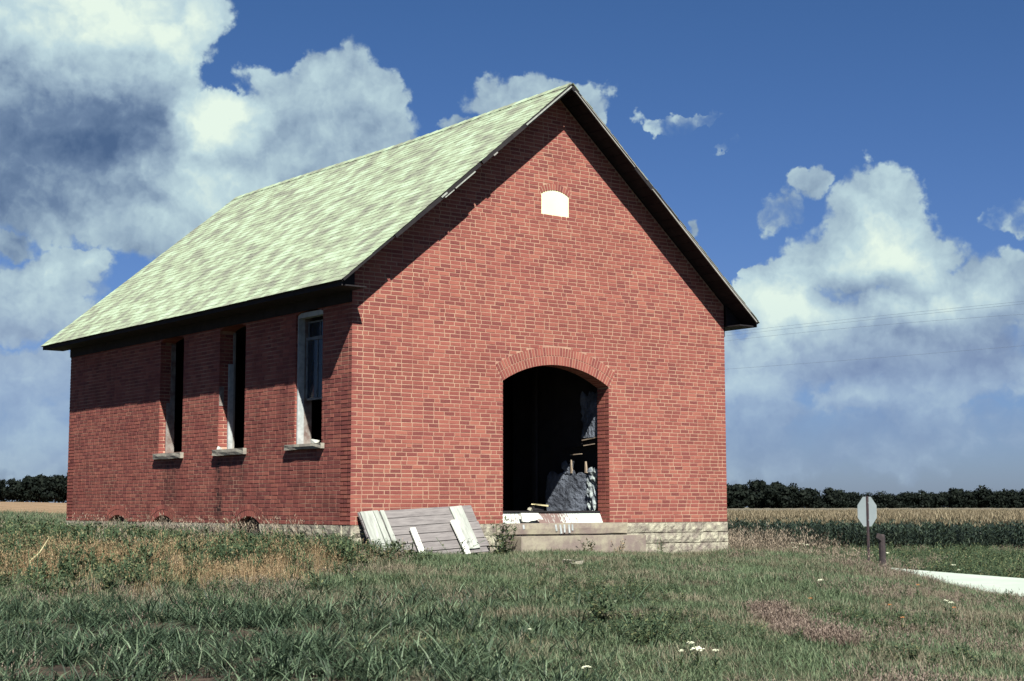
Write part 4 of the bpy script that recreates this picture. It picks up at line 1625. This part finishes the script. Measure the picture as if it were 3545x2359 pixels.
def corn_plant(mb, i):
    h = random.uniform(1.30, 1.5)
    lx, ly = random.uniform(-.04, .04), random.uniform(-.04, .04)
    for a in (0, 1.57):
        s = Vector((math.cos(a), math.sin(a), 0))*0.011
        mb.add([-s, s, Vector((lx, ly, h))+s*0.5, Vector((lx, ly, h))-s*0.5], [(0, 1, 2, 3)], 0)
    base = R_()*3.14
    for k in range(11):
        z = 0.12+k*(h-0.2)/11
        blade(mb, (lx*z/h, ly*z/h, z), base+(k % 2)*3.14+random.uniform(-.4, .4), 0.35+0.25*R_(), 0.50+0.22*R_(), 0.055+0.02*R_(), 4, 1.5+0.6*R_(), 0)
    for k in range(7):
        blade(mb, (lx, ly, h-0.05), R_()*6.28, 0.15+0.5*R_(), 0.24+0.08*R_(), 0.028, 2, 0.3, 1)


C_fine = protos('fine_grass_tuft', fine_tuft, 6, M['blade'])
C_coarse = protos('coarse_grass_tuft', coarse_tuft, 6, M['coarse'])
C_dry = protos('dry_grass_tuft', dry_tuft, 5, M['dry'])
C_seed = protos('seed_grass_tuft', seed_tuft, 4, M['purple'])
C_weed = protos('weed_tuft', weed_tuft, 5, [M['weed'], M['stem']])
C_brush = protos('tan_brush_tuft', brush_tuft, 4, M['brush'])
C_corn = protos('corn_plant_unit', corn_plant, 7, [M['corn_leaf'], M['tassel']])


def scatter(name, coll, x, y, zoff=-0.005, smin=0.8, smax=1.25, label='', tilt=0.08, sc=None, kind='stuff'):
    """many tufts as instances of one object"""
    n = len(x)
    z = gz(x, y)+zoff
    me = bpy.data.meshes.new(name)
    me.from_pydata(np.stack([x, y, z], 1).tolist(), [], [])
    rot = np.zeros((n, 3), np.float32)
    rot[:, 0] = rng.normal(0, tilt, n)
    rot[:, 1] = rng.normal(0, tilt, n)
    rot[:, 2] = rng.uniform(0, 6.283, n)
    s = rng.uniform(smin, smax, n) if sc is None else sc
    a = me.attributes.new('rot', 'FLOAT_VECTOR', 'POINT')
    a.data.foreach_set('vector', rot.ravel())
    a = me.attributes.new('sc', 'FLOAT', 'POINT')
    a.data.foreach_set('value', s.astype(np.float32))
    a = me.attributes.new('idx', 'INT', 'POINT')
    a.data.foreach_set('value', rng.integers(0, len(coll.objects), n).astype(np.int32))
    o = link(name, me)
    ng = bpy.data.node_groups.new(name+'_scatter', 'GeometryNodeTree')
    ng.interface.new_socket('Geometry', in_out='INPUT', socket_type='NodeSocketGeometry')
    ng.interface.new_socket('Geometry', in_out='OUTPUT', socket_type='NodeSocketGeometry')
    N = ng.nodes
    gi, go = N.new('NodeGroupInput'), N.new('NodeGroupOutput')
    ci = N.new('GeometryNodeCollectionInfo')
    ci.inputs['Collection'].default_value = coll
    ci.inputs['Separate Children'].default_value = True
    ci.inputs['Reset Children'].default_value = True
    ip = N.new('GeometryNodeInstanceOnPoints')
    ip.inputs['Pick Instance'].default_value = True

    def attr(nm, typ):
        q = N.new('GeometryNodeInputNamedAttribute')
        q.data_type = typ
        q.inputs['Name'].default_value = nm
        return q.outputs['Attribute']
    e2r = N.new('FunctionNodeEulerToRotation')
    ng.links.new(attr('rot', 'FLOAT_VECTOR'), e2r.inputs[0])
    ng.links.new(gi.outputs[0], ip.inputs['Points'])
    ng.links.new(ci.outputs[0], ip.inputs['Instance'])
    ng.links.new(attr('idx', 'INT'), ip.inputs['Instance Index'])
    ng.links.new(e2r.outputs[0], ip.inputs['Rotation'])
    ng.links.new(attr('sc', 'FLOAT'), ip.inputs['Scale'])
    ng.links.new(ip.outputs[0], go.inputs[0])
    md = o.modifiers.new('scatter', 'NODES')
    md.node_group = ng
    tag(o, label, kind=kind)
    return o


def pnoise(x, y, f=0.4, seed=0):
    """cheap smooth noise for clumping"""
    r_ = np.random.default_rng(seed)
    v = np.zeros_like(x)
    for k in range(7):
        a = r_.uniform(0, 6.28)
        q = f*(1.0+0.9*k)*6.28/3
        v += np.sin(x*q*math.cos(a)+y*q*math.sin(a)+r_.uniform(0, 6.28))/(1+0.45*k)
    return v/2.6


def region(n, D0, D1, k0, k1, power=1.0):
    """random spots between depths D0 and D1, between view slopes k0 and k1"""
    D = np.sqrt(rng.uniform(D0**2, D1**2, n)) if power == 1.0 else D0*(D1/D0)**rng.uniform(0, 1, n)
    Lt = rng.uniform(k0, k1, n)*D
    return wxy_np(D, Lt)


def wxy_np(D, Lt):
    return CAM.x+D*FX+Lt*FY, CAM.y+D*FY-Lt*FX


def dl_np(x, y):
    ex, ey = x-CAM.x, y-CAM.y
    return ex*FX+ey*FY, ex*FY-ey*FX


def keep_out(x, y, m_=0.03):
    inb = (x > -m_) & (x < W_+m_) & (y > -m_) & (y < L_+m_)
    step = (x > 2.9) & (x < 5.65) & (y > -0.46) & (y < 0.1)
    D, Lt = dl_np(x, y)
    q = 0.5*(D-35.7)+0.866*(Lt-11.9)
    road = (q > -0.1) & (q < 6.4)
    dr = (x > 0.05) & (x < 2.3) & (y > -0.50) & (y < 0)
    return ~(inb | step | road | dr)


# the worn brown scar in the lawn, right foreground: a row of pixel spots on the ground
scar = []
for (u, v, rr_) in ((2645, 2112, 0.13), (2690, 2140, 0.20), (2745, 2170, 0.20), (2800, 2200, 0.17), (2870, 2222, 0.15)):
    ang_ = (v-1755.5)/F_PX
    D = 1.69/(0.04+ang_)
    Lt = (u-1772.5)/F_PX*D
    scar.append((*wxy(D, Lt), rr_))


def in_scar(x, y, g=1.0):
    m_ = np.zeros(len(x), bool)
    for sx, sy, r_ in scar:
        m_ |= (x-sx)**2+(y-sy)**2 < (r_*g)**2
    return m_


def sel(x, y, *conds):
    k = keep_out(x, y)
    for c_ in conds:
        k &= c_
    return x[k], y[k]


# fine lawn grass everywhere near
x, y = region(48000, 9.5, 27, -0.48, 0.68)
D, Lt = dl_np(x, y)
thin = np.clip((18-D)/3, 0, 1)*np.clip((0.03-Lt/D)/0.14, 0, 1)
k = (~in_scar(x, y, 0.9) | (rng.random(len(x)) < 0.12)) & (rng.random(len(x)) > 0.96*thin)
xf, yf = sel(x, y, k)
D, Lt = dl_np(xf, yf)
big = 1.0+0.35*np.clip(-Lt/4, 0, 1)
scatter('grass', C_fine, xf, yf, sc=rng.uniform(0.7, 1.25, len(xf))*big, label='short greyish green lawn grass covering the foreground')
x, y = region(38000, 27, 62, -0.45, 0.62)
x, y = sel(x, y)
D, Lt = dl_np(x, y)
scatter('grass', C_fine, x, y, sc=rng.uniform(1.2, 2.3, len(x)), label='grass on the verges and slope beyond the lawn')

# coarse broad-bladed grass, lower left
x, y = region(9000, 9.5, 19.5, -0.40, 0.12)
D, Lt = dl_np(x, y)
dens_ = np.clip(1.0-(D-15.0)/3.5, 0, 1)*np.clip(0.42-Lt/D*3.6, 0.0, 1.0)
dens_ *= np.clip(0.6+1.2*pnoise(x, y, 1.2, 3), 0.03, 1)
xc, yc = sel(x, y, rng.random(len(x)) < dens_)
scatter('coarse_grass', C_coarse, xc, yc, smin=0.65, smax=1.3, label='broad-bladed bluish green grass in the lower left')

# tan dry grass band across the left middle distance
x, y = region(22000, 17, 30, -0.42, 0.02)
D, Lt = dl_np(x, y)
dens_ = np.exp(-((D-21.5)/2.3)**2)*np.clip((-0.06-Lt/D)/0.10, 0, 1)*np.clip(0.45+1.3*pnoise(x, y, 0.9, 5), 0, 1)
dens_ *= np.clip((-0.1-Lt/D)/0.06, 0.15, 1)
xd, yd = sel(x, y, rng.random(len(x)) < dens_)
scatter('dry_grass', C_dry, xd, yd, smin=0.45, smax=0.95, label='tan dry grass standing in a band before the long brick wall')

# brownish seeding grass, in patches over the lawn
x, y = region(15000, 10, 30, -0.38, 0.40)
D, Lt = dl_np(x, y)
dens_ = np.clip(pnoise(x, y, 0.35, 9)*1.3-0.22, 0, 0.6)*(1-0.8*np.clip((18-D)/3, 0, 1)*np.clip((0.03-Lt/D)/0.14, 0, 1))
xs, ys = sel(x, y, rng.random(len(x)) < dens_)
for sx, sy, r_ in scar:
    n_ = 90
    a_ = rng.uniform(0, 6.28, n_)
    q_ = r_*1.1*np.sqrt(rng.random(n_))
    xs, ys = np.concatenate([xs, sx+q_*np.cos(a_)]), np.concatenate([ys, sy+q_*np.sin(a_)])
scatter('seeding_grass', C_seed, xs, ys, smin=0.6, smax=1.0, label='brownish seeding grass in patches on the lawn')

# leafy green weeds, thick at the foot of the long wall and sprinkled about
x = rng.uniform(-6, 0.0, 9000)
y = rng.uniform(-3.5, 13, 9000)
dens_ = 1.0*np.exp(-(-x)/2.6)*np.clip(0.75+0.8*pnoise(x, y, 0.9, 11), 0.05, 1)*np.clip((y+2.5)/2, 0, 1)
xw, yw = sel(x, y, rng.random(len(x)) < dens_)
x, y = region(5000, 12, 27, -0.38, 0.40)
dens_ = np.clip(pnoise(x, y, 0.5, 21)-0.35, 0, 0.7)
x2, y2 = sel(x, y, rng.random(len(x)) < dens_)
x, y = region(5000, 17.5, 28, -0.40, -0.10)
x4, y4 = sel(x, y, rng.random(len(x)) < np.clip(pnoise(x, y, 1.1, 61)*1.5-0.1, 0, 0.8))
xa, ya = np.concatenate([xw, x2, x4]), np.concatenate([yw, y2, y4])
for (u_, v_, r_, n_) in ((2075, 2045, 0.75, 90), (2130, 2085, 0.6, 70), (2215, 2160, 0.5, 60), (2290, 2215, 0.6, 60), (1480, 2260, 0.5, 40), (3000, 2120, 0.5, 30), (3250, 2250, 0.7, 40)):
    D_ = 1.69/(0.04+(v_-1755.5)/F_PX)
    X_, Y_ = wxy(D_, (u_-1772.5)/F_PX*D_)
    x2 = np.concatenate([x2, rng.normal(X_, r_*0.6, n_)])
    y2 = np.concatenate([y2, rng.normal(Y_, r_*0.6, n_)])
xa, ya = np.concatenate([xw, x2, x4]), np.concatenate([yw, y2, y4])
sc_ = np.concatenate([rng.uniform(0.45, 1.05, len(xw))*np.where(xw > -0.8, 0.9, 1.25), rng.uniform(0.25, 0.55, len(x2)), rng.uniform(0.4, 0.9, len(x4))])
scatter('weeds', C_weed, xa, ya, sc=sc_, label='leafy green weeds crowding the foot of the long brick wall')

# tan brush right of the schoolhouse and along the long wall
x, y = region(2600, 27, 40, 0.135, 0.30)
D, Lt = dl_np(x, y)
dens_ = np.clip(1.1-(D-28)/8, 0, 1)*np.clip(0.45+1.1*pnoise(x, y, 0.6, 31), 0.03, 1)*np.clip((0.24-Lt/D)/0.06, 0.05, 1)*np.clip((40-D)/12+(0.2-Lt/D)*12, 0, 1)
x1, y1 = sel(x, y, rng.random(len(x)) < dens_, (x > 8.15))
x = rng.uniform(-0.7, -0.1, 90)
y = rng.choice([8.6, 7.6, 4.6, 2.3, 1.6, 3.6, 6.0], 90)+rng.normal(0, 0.35, 90)
x[:20] -= rng.uniform(0, 2.5, 20)
x, y = x[:60], y[:60]
x3, y3 = sel(x, y)
xb, yb = np.concatenate([x1, x3]), np.concatenate([y1, y3])
sb = np.concatenate([rng.uniform(0.6, 1.1, len(x1)), rng.uniform(0.6, 1.0, len(x3))])
scatter('dry_brush', C_brush, xb, yb, sc=sb, label='tan seeding brush right of the schoolhouse and along its long wall')

# far left pasture
x, y = region(9000, 30, 66, -0.42, -0.22, 2)
D, Lt = dl_np(x, y)
x, y = sel(x, y)
D, Lt = dl_np(x, y)
scatter('pasture_grass', C_fine, x, y, sc=rng.uniform(1.6, 2.6, len(x))*(D/40), label='rough pasture grass left of the schoolhouse')
x, y = region(5000, 32, 90, -0.42, -0.22, 2)
k = pnoise(x, y, 0.08, 41) > 0.0
x, y = sel(x, y, k)
D, Lt = dl_np(x, y)
scatter('pasture_dry_grass', C_dry, x, y, sc=rng.uniform(0.5, 0.8, len(x))*(D/45), label='dry tan grass in the pasture left of the schoolhouse')

# verge weeds before the corn
x, y = region(8500, 42, 72, 0.0, 0.55)
D, Lt = dl_np(x, y)
x, y = sel(x, y)
scatter('verge_weeds', C_weed, x, y, sc=rng.uniform(0.7, 1.7, len(x)), label='dark green weeds on the verge between road and cornfield')
x, y = region(900, 46, 68, 0.15, 0.42)
k = pnoise(x, y, 0.15, 51) > 0.1
x, y = sel(x, y, k)
scatter('verge_dry_grass', C_brush, x, y, sc=rng.uniform(0.6, 1.0, len(x)), label='tan seeding grass on the verge before the cornfield')

# the cornfield
cx_, cy_ = [], []
row_d = (0.866, -0.5)
row_n = (0.5, 0.866)
for r in range(150):
    q = r*0.85
    keepf = 1.0 if r < 10 else (0.75 if r < 30 else 0.45)
    s_ = np.arange(-30, 150, 0.24)
    s_ = s_[rng.random(len(s_)) < keepf]
    D = 70+row_d[0]*s_*0.9+row_n[0]*q+rng.normal(0, 0.05, len(s_))
    Lt = 23.3+row_d[1]*s_*0.9+row_n[1]*q+rng.normal(0, 0.05, len(s_))
    kk = (Lt/D > -0.03) & (Lt/D < 0.50) & (D > 45)
    D, Lt = D[kk], Lt[kk]
    X, Y = wxy_np(D, Lt)
    cx_.append(X)
    cy_.append(Y)
x, y = np.concatenate(cx_), np.concatenate(cy_)
scatter('cornfield', C_corn, x, y, sc=rng.uniform(0.92, 1.15, len(x)), label='field of ripening tasselled corn beyond the road', tilt=0.04)


# beyond the nearer rows the corn is one rough canopy of tassels
def canopy():
    D = np.geomspace(110, 640, 60)
    K = np.linspace(-0.04, 0.56, 220)
    KK, DD = np.meshgrid(K, D)
    X, Y = wxy_np(DD.ravel(), (KK*DD).ravel())
    Z = gz(X, Y)+1.28+rng.normal(0, 0.09, len(X))
    na = len(K)
    fs = [(i*na+j, i*na+j+1, (i+1)*na+j+1, (i+1)*na+j) for i in range(len(D)-1) for j in range(na-1)]
    mb = MB()
    V = np.stack([X, Y, Z], 1).tolist()
    n0 = len(V)
    V2 = [(V[j][0], V[j][1], V[j][2]-1.3) for j in range(na)]
    fs += [(n0+j, n0+j+1, j+1, j) for j in range(na-1)]
    mb.add(V+V2, fs)
    m_ = simple('far_corn_tassels', (0.120, 0.107, 0.078), (0.078, 0.074, 0.052), 0.7, bscale=3, bstr=1.0, bdist=0.4)
    o = mb.build('far_corn', m_, fix=False)
    tag(o, 'tan tops of the far corn reaching back to the wood', kind='stuff')


canopy()


# ------------------------------------------------------------------ far woods: two masses of dark trees
def wood(name, label, spots):
    vs, fs, mi = [], [], []
    trunk = MB()
    leaves_v, leaves_f = [], []
    for (Lt, D, h, wd) in spots:
        x, y = wxy(D, Lt)
        g = float(gz(x, y)[0])
        trunk.tube([(x, y, g-0.5), (x+0.1, y, g+h*0.35), (x, y+0.2, g+h*0.75)], [h*0.03, h*0.022, h*0.008], 6, 1)
        nl = 9
        for k in range(nl):
            a = random.uniform(0, 6.28)
            rr2 = wd*0.5*random.uniform(0.0, 0.75)
            top = 1.0-0.45*(rr2/(wd*0.5))**1.5
            zc2 = g+h*random.uniform(0.22, 0.80)*top
            if k == 0:
                rr2, zc2 = 0, g+h*0.80
            c = np.array([x+rr2*math.cos(a), y+rr2*math.sin(a), zc2])
            rad = wd*random.uniform(0.22, 0.34)
            nlf = 130
            d = rng.normal(size=(nlf, 3))
            d /= np.linalg.norm(d, axis=1)[:, None]
            p = c+d*rad*rng.uniform(0.55, 1.08, (nlf, 1))*np.array([1, 1, 0.8])
            p[:, 2] = np.maximum(p[:, 2], g+0.1)
            u = rng.normal(size=(nlf, 3))
            u /= np.linalg.norm(u, axis=1)[:, None]
            vv = np.cross(u, d)
            sz = rng.uniform(0.35, 0.75, (nlf, 1))*h/9.5
            quad = np.stack([p-u*sz, p-vv*sz*0.8, p+u*sz, p+vv*sz*0.8], 1).reshape(-1, 3)
            n0 = len(leaves_v)
            leaves_v += quad.tolist()
            leaves_f += [(n0+4*i, n0+4*i+1, n0+4*i+2, n0+4*i+3) for i in range(nlf)]
    trunk.add(leaves_v, leaves_f, 0)
    o = trunk.build(name, [M['tree_leaf'], M['bark']], fix=False)
    tag(o, label, kind='stuff')


spots = []
prof = [(1150, 1690), (1800, 1672), (2520, 1664), (2600, 1660), (2680, 1668), (2760, 1678), (2830, 1700), (2880, 1696), (2960, 1706), (3030, 1705), (3100, 1704), (3180, 1697), (3260, 1696), (3330, 1697), (3400, 1690), (3480, 1698), (3545, 1693), (3800, 1690), (4200, 1690)]
u = 1150
while u < 4700:
    vt = np.interp(u, [p[0] for p in prof], [p[1] for p in prof])+random.uniform(-7, 8)
    for row in range(3):
        D = 600+row*22+random.uniform(-6, 6)
        uu = u+row*17+random.uniform(-8, 8)
        Lt, zt = pix(uu, vt+row*3, D)
        xx, yy = wxy(D, Lt)
        g = float(gz(xx, yy)[0])
        hgt = (zt-g)*random.uniform(0.88, 1.06)
        spots.append((Lt, D, hgt, random.uniform(6.5, 9.5)))
    u += random.uniform(34, 60)
wood('far_wood', 'dark line of round-crowned trees along the horizon right of the schoolhouse', spots)
spots = []
prof = [(-600, 1640), (-200, 1645), (0, 1652), (40, 1652), (60, 1660), (110, 1642), (160, 1634), (231, 1640), (500, 1650), (900, 1690)]
u = -650
while u < 1000:
    vt = np.interp(u, [p[0] for p in prof], [p[1] for p in prof])+random.uniform(-4, 6)
    for row in range(3):
        D = 450+row*16+random.uniform(-5, 5)
        Lt, zt = pix(u+row*14, vt+row*3, D)
        xx, yy = wxy(D, Lt)
        g = float(gz(xx, yy)[0])
        spots.append((Lt, D, (zt-g)*random.uniform(0.9, 1.04), random.uniform(5.5, 8.0)))
    u += random.uniform(36, 58)
wood('far_wood', 'dark clump of trees on the rise left of the schoolhouse', spots)


# ------------------------------------------------------------------ single plants one can point to
def ground_at(u, v, D):
    Lt = (u-1772.5)/F_PX*D
    x, y = wxy(D, Lt)
    return x, y, float(gz(x, y)[0])


def hit_ground(u, v):
    """where the line of sight through a photo pixel meets the land"""
    Ds = np.linspace(9, 75, 1200)
    Lt = (u-1772.5)/F_PX*Ds
    X, Y = wxy_np(Ds, Lt)
    Z = gz(X, Y)
    line = 0.27-(v-1755.5)/F_PX*Ds
    i = int(np.argmax(Z+0.12 > line)) if (Z+0.12 > line).any() else 0
    return X[i], Y[i], Z[i], Ds[i]


def bushy(name, x, y, h, n, wide, spread, stems, label, cat, leafm=None):
    z = float(gz(x, y)[0])
    e_ = empty(name, (x, y, z))
    tag(e_, label, cat)
    ms, ml = MB(), MB()
    tmp = MB()
    leafy(tmp, h, n, wide, spread, stems)
    for f, mi_ in zip(tmp.f, tmp.mi):
        (ml if mi_ == 0 else ms).add([tmp.v[i] for i in f], [tuple(range(len(f)))])
    ms.build('stem', M['stem'], e_, fix=False)
    ml.build('foliage', leafm or M['weed'], e_, fix=False)


bushy('weed', 2.60, -0.42, 0.62, 260, 0.040, 0.34, 14, 'bushy dark weed between the leaning plank door and the step', 'weed')
bushy('weed', 2.32, -0.62, 0.36, 110, 0.032, 0.25, 9, 'low weed at the right foot of the leaning plank door', 'weed')
bushy('weed', 4.15, -0.62, 0.26, 90, 0.032, 0.16, 7, 'small dark weed growing before the middle of the step', 'weed')
bushy('weed', 5.95, -0.40, 0.34, 90, 0.030, 0.16, 8, 'dark weed just right of the end of the step', 'weed')
bushy('weed', 1.35, -0.78, 0.30, 60, 0.026, 0.5, 7, 'sprawling weed in front of the leaning plank door', 'weed')
bushy('weed', -0.25, -0.30, 0.34, 110, 0.034, 0.30, 9, 'leafy weed at the near corner of the brick walls', 'weed')
bushy('weed', -0.30, 3.20, 0.52, 120, 0.028, 0.30, 12, 'dry twiggy bush in front of the nearest basement vent', 'weed', M['dry'])
x, y, z, D = hit_ground(2075, 2105)
bushy('weed', x, y, 0.34, 170, 0.034, 0.34, 12, 'dark green weed clump in the lawn below the doorway', 'weed')
x, y, z, D = hit_ground(2215, 2170)
bushy('weed', x, y, 0.30, 160, 0.030, 0.30, 12, 'dark weed in the lawn, right of the larger clump', 'weed')
bushy('weed', 4.9, -0.52, 0.24, 60, 0.026, 0.20, 8, 'straw-coloured weed before the right half of the step', 'weed', M['dry'])

# pale stalk lying at a slant in the dry grass
x, y, z, D = hit_ground(150, 1960)
mb = MB()
ca, sa = math.cos(-YAW), math.sin(-YAW)
dxs = 0.16
pts = [Vector((x-ca*0.12, y-sa*0.12, z+0.20)), Vector((x, y, z+0.30)), Vector((x+ca*0.12, y+sa*0.12, z+0.50))]
mb.tube(pts, [0.006, 0.010, 0.003], 5)
mb.tube([(x-ca*0.12, y-sa*0.12, z+0.20), (x-ca*0.02, y-sa*0.02, z-0.05)], 0.005, 5)
o = mb.build('dry_stalk', M['straw'])
tag(o, 'pale straw stalk leaning in the tan grass at far left', 'stalk')


def umbel(u, v, D, r, label, m_='petal', h=0.30):
    Lt, z = pix(u, v, D)
    x, y = wxy(D, Lt)
    g = float(gz(x, y)[0])
    z = max(z, g+0.08)
    e_ = empty('wildflower', (x, y, g))
    tag(e_, label, 'wildflower')
    ms = MB()
    ms.tube([(0.02, 0, -0.03), (0.0, 0.01, (z-g)*0.6), (0, 0, z-g-0.01)], 0.004, 5)
    ms.build('stem', M['stem'], e_)
    ml = MB()
    for q in range(8):
        blade(ml, (0, 0, (z-g)*random.uniform(0.0, 0.6)), R_()*6.28, 0.6, 0.09, 0.014, 2, 0.6)
    ml.build('leaf', M['weed'], e_, fix=False)
    mh = MB()
    for q in range(26):
        a, rr3 = R_()*6.28, r*math.sqrt(R_())
        c = Vector((rr3*math.cos(a), rr3*math.sin(a), z-g+0.35*r*(1-(rr3/r)**2)+random.uniform(-.005, .005)))
        s = r*0.2
        n_ = 6
        mh.add([c+Vector((0, 0, s*0.6))]+[c+Vector((s*math.cos(6.28*i/n_), s*math.sin(6.28*i/n_), 0)) for i in range(n_)]+[c-Vector((0, 0, s*0.5))],
               [(0, 1+i, 1+(i+1) % n_) for i in range(n_)]+[(n_+1, 1+(i+1) % n_, 1+i) for i in range(n_)])
    mh.build('flower_head', M[m_], e_)


def gflower(u, v, r, label, m_='petal', lift=0.0):
    x, y, z, D = hit_ground(u, v+12)
    umbel(u, v, D, r, label, m_)


gflower(2405, 2240, 0.055, 'largest cream flower head in the lawn, right of centre near the bottom')
gflower(2380, 2218, 0.028, 'small cream flower just above the largest one in the lawn')
gflower(2466, 2243, 0.024, 'small cream flower just right of the largest one in the lawn')
gflower(2348, 2244, 0.022, 'small cream flower just left of the largest one in the lawn')
gflower(2827, 2007, 0.035, 'cream flower on the lawn below the tan brush right of the schoolhouse')
gflower(3254, 2076, 0.026, 'left one of two cream flowers on the slope below the road')
gflower(3272, 2083, 0.026, 'right one of two cream flowers on the slope below the road')
gflower(2025, 2300, 0.035, 'pale flower among the grass at the bottom centre')
gflower(1832, 2183-12, 0.018, 'tiny cream flower in the lawn at centre')
for (u, v, D, r, lb) in ((3303, 1974, 47.5, 0.085, 'white flower at the far edge of the road, upper left of a pair'),
                         (3325, 1991, 46.5, 0.090, 'white flower at the far edge of the road, lower right of a pair'),
                         (3285, 1956, 49, 0.07, 'small white flower uppermost at the far edge of the road'),
                         (2765, 1884, 33, 0.055, 'white flower in the tan brush right of the schoolhouse, leftmost of a bright pair'),
                         (2782, 1887, 33, 0.05, 'white flower in the tan brush right of the schoolhouse, rightmost of a bright pair'),
                         (2735, 1880, 33, 0.04, 'small white flower at the left in the tan brush'),
                         (2742, 1896, 32, 0.04, 'small white flower lowest in the tan brush'),
                         (2797, 1909, 31, 0.04, 'small cream flower below the bright pair in the tan brush'),
                         (3059, 1915, 41, 0.06, 'white flower beside the dark wooden post')):
    umbel(u, v, D, r, lb)
for (u, v, lb) in ((3063, 2090, 'orange flower on the slope, nearest below the road'), (3105, 2133, 'orange flower on the slope right of centre'), (3160, 2023, 'orange flower at the crest near the road'),
                   (3283, 2100, 'dull orange flower below the two cream ones'), (2792, 2068, 'orange flower in the lawn above the worn patch')):
    gflower(u, v, 0.020, lb, 'orange_petal')

# worn brown soil showing in the lawn
mb = MB()
for sx, sy, r_ in scar:
    n = 18
    ang0 = random.uniform(0, 6.28)
    ring = []
    for ring_k, f in enumerate((1.15, 0.8, 0.4)):
        for i in range(n):
            a = 6.28*i/n
            rr4 = r_*f*(1+0.16*math.sin(3*a+ang0)+0.08*math.sin(7*a))
            X, Y = sx+rr4*math.cos(a), sy+rr4*math.sin(a)
            ring.append((X, Y, float(gz(X, Y)[0])+(-0.02, 0.025, 0.045)[ring_k]+(random.uniform(-0.008, 0.012) if ring_k else 0)))
    ring.append((sx, sy, float(gz(sx, sy)[0])+0.05))
    fs = [(k*n+i, k*n+(i+1) % n, (k+1)*n+(i+1) % n, (k+1)*n+i) for k in range(2) for i in range(n)]
    fs += [(2*n+i, 2*n+(i+1) % n, 3*n) for i in range(n)]
    mb.add(ring, fs)
o = mb.build('bare_soil', M['soil'])
tag(o, 'worn strip of reddish brown soil showing through the lawn', kind='structure')
# ------------------------------------------------------------------
bpy.context.view_layer.update()
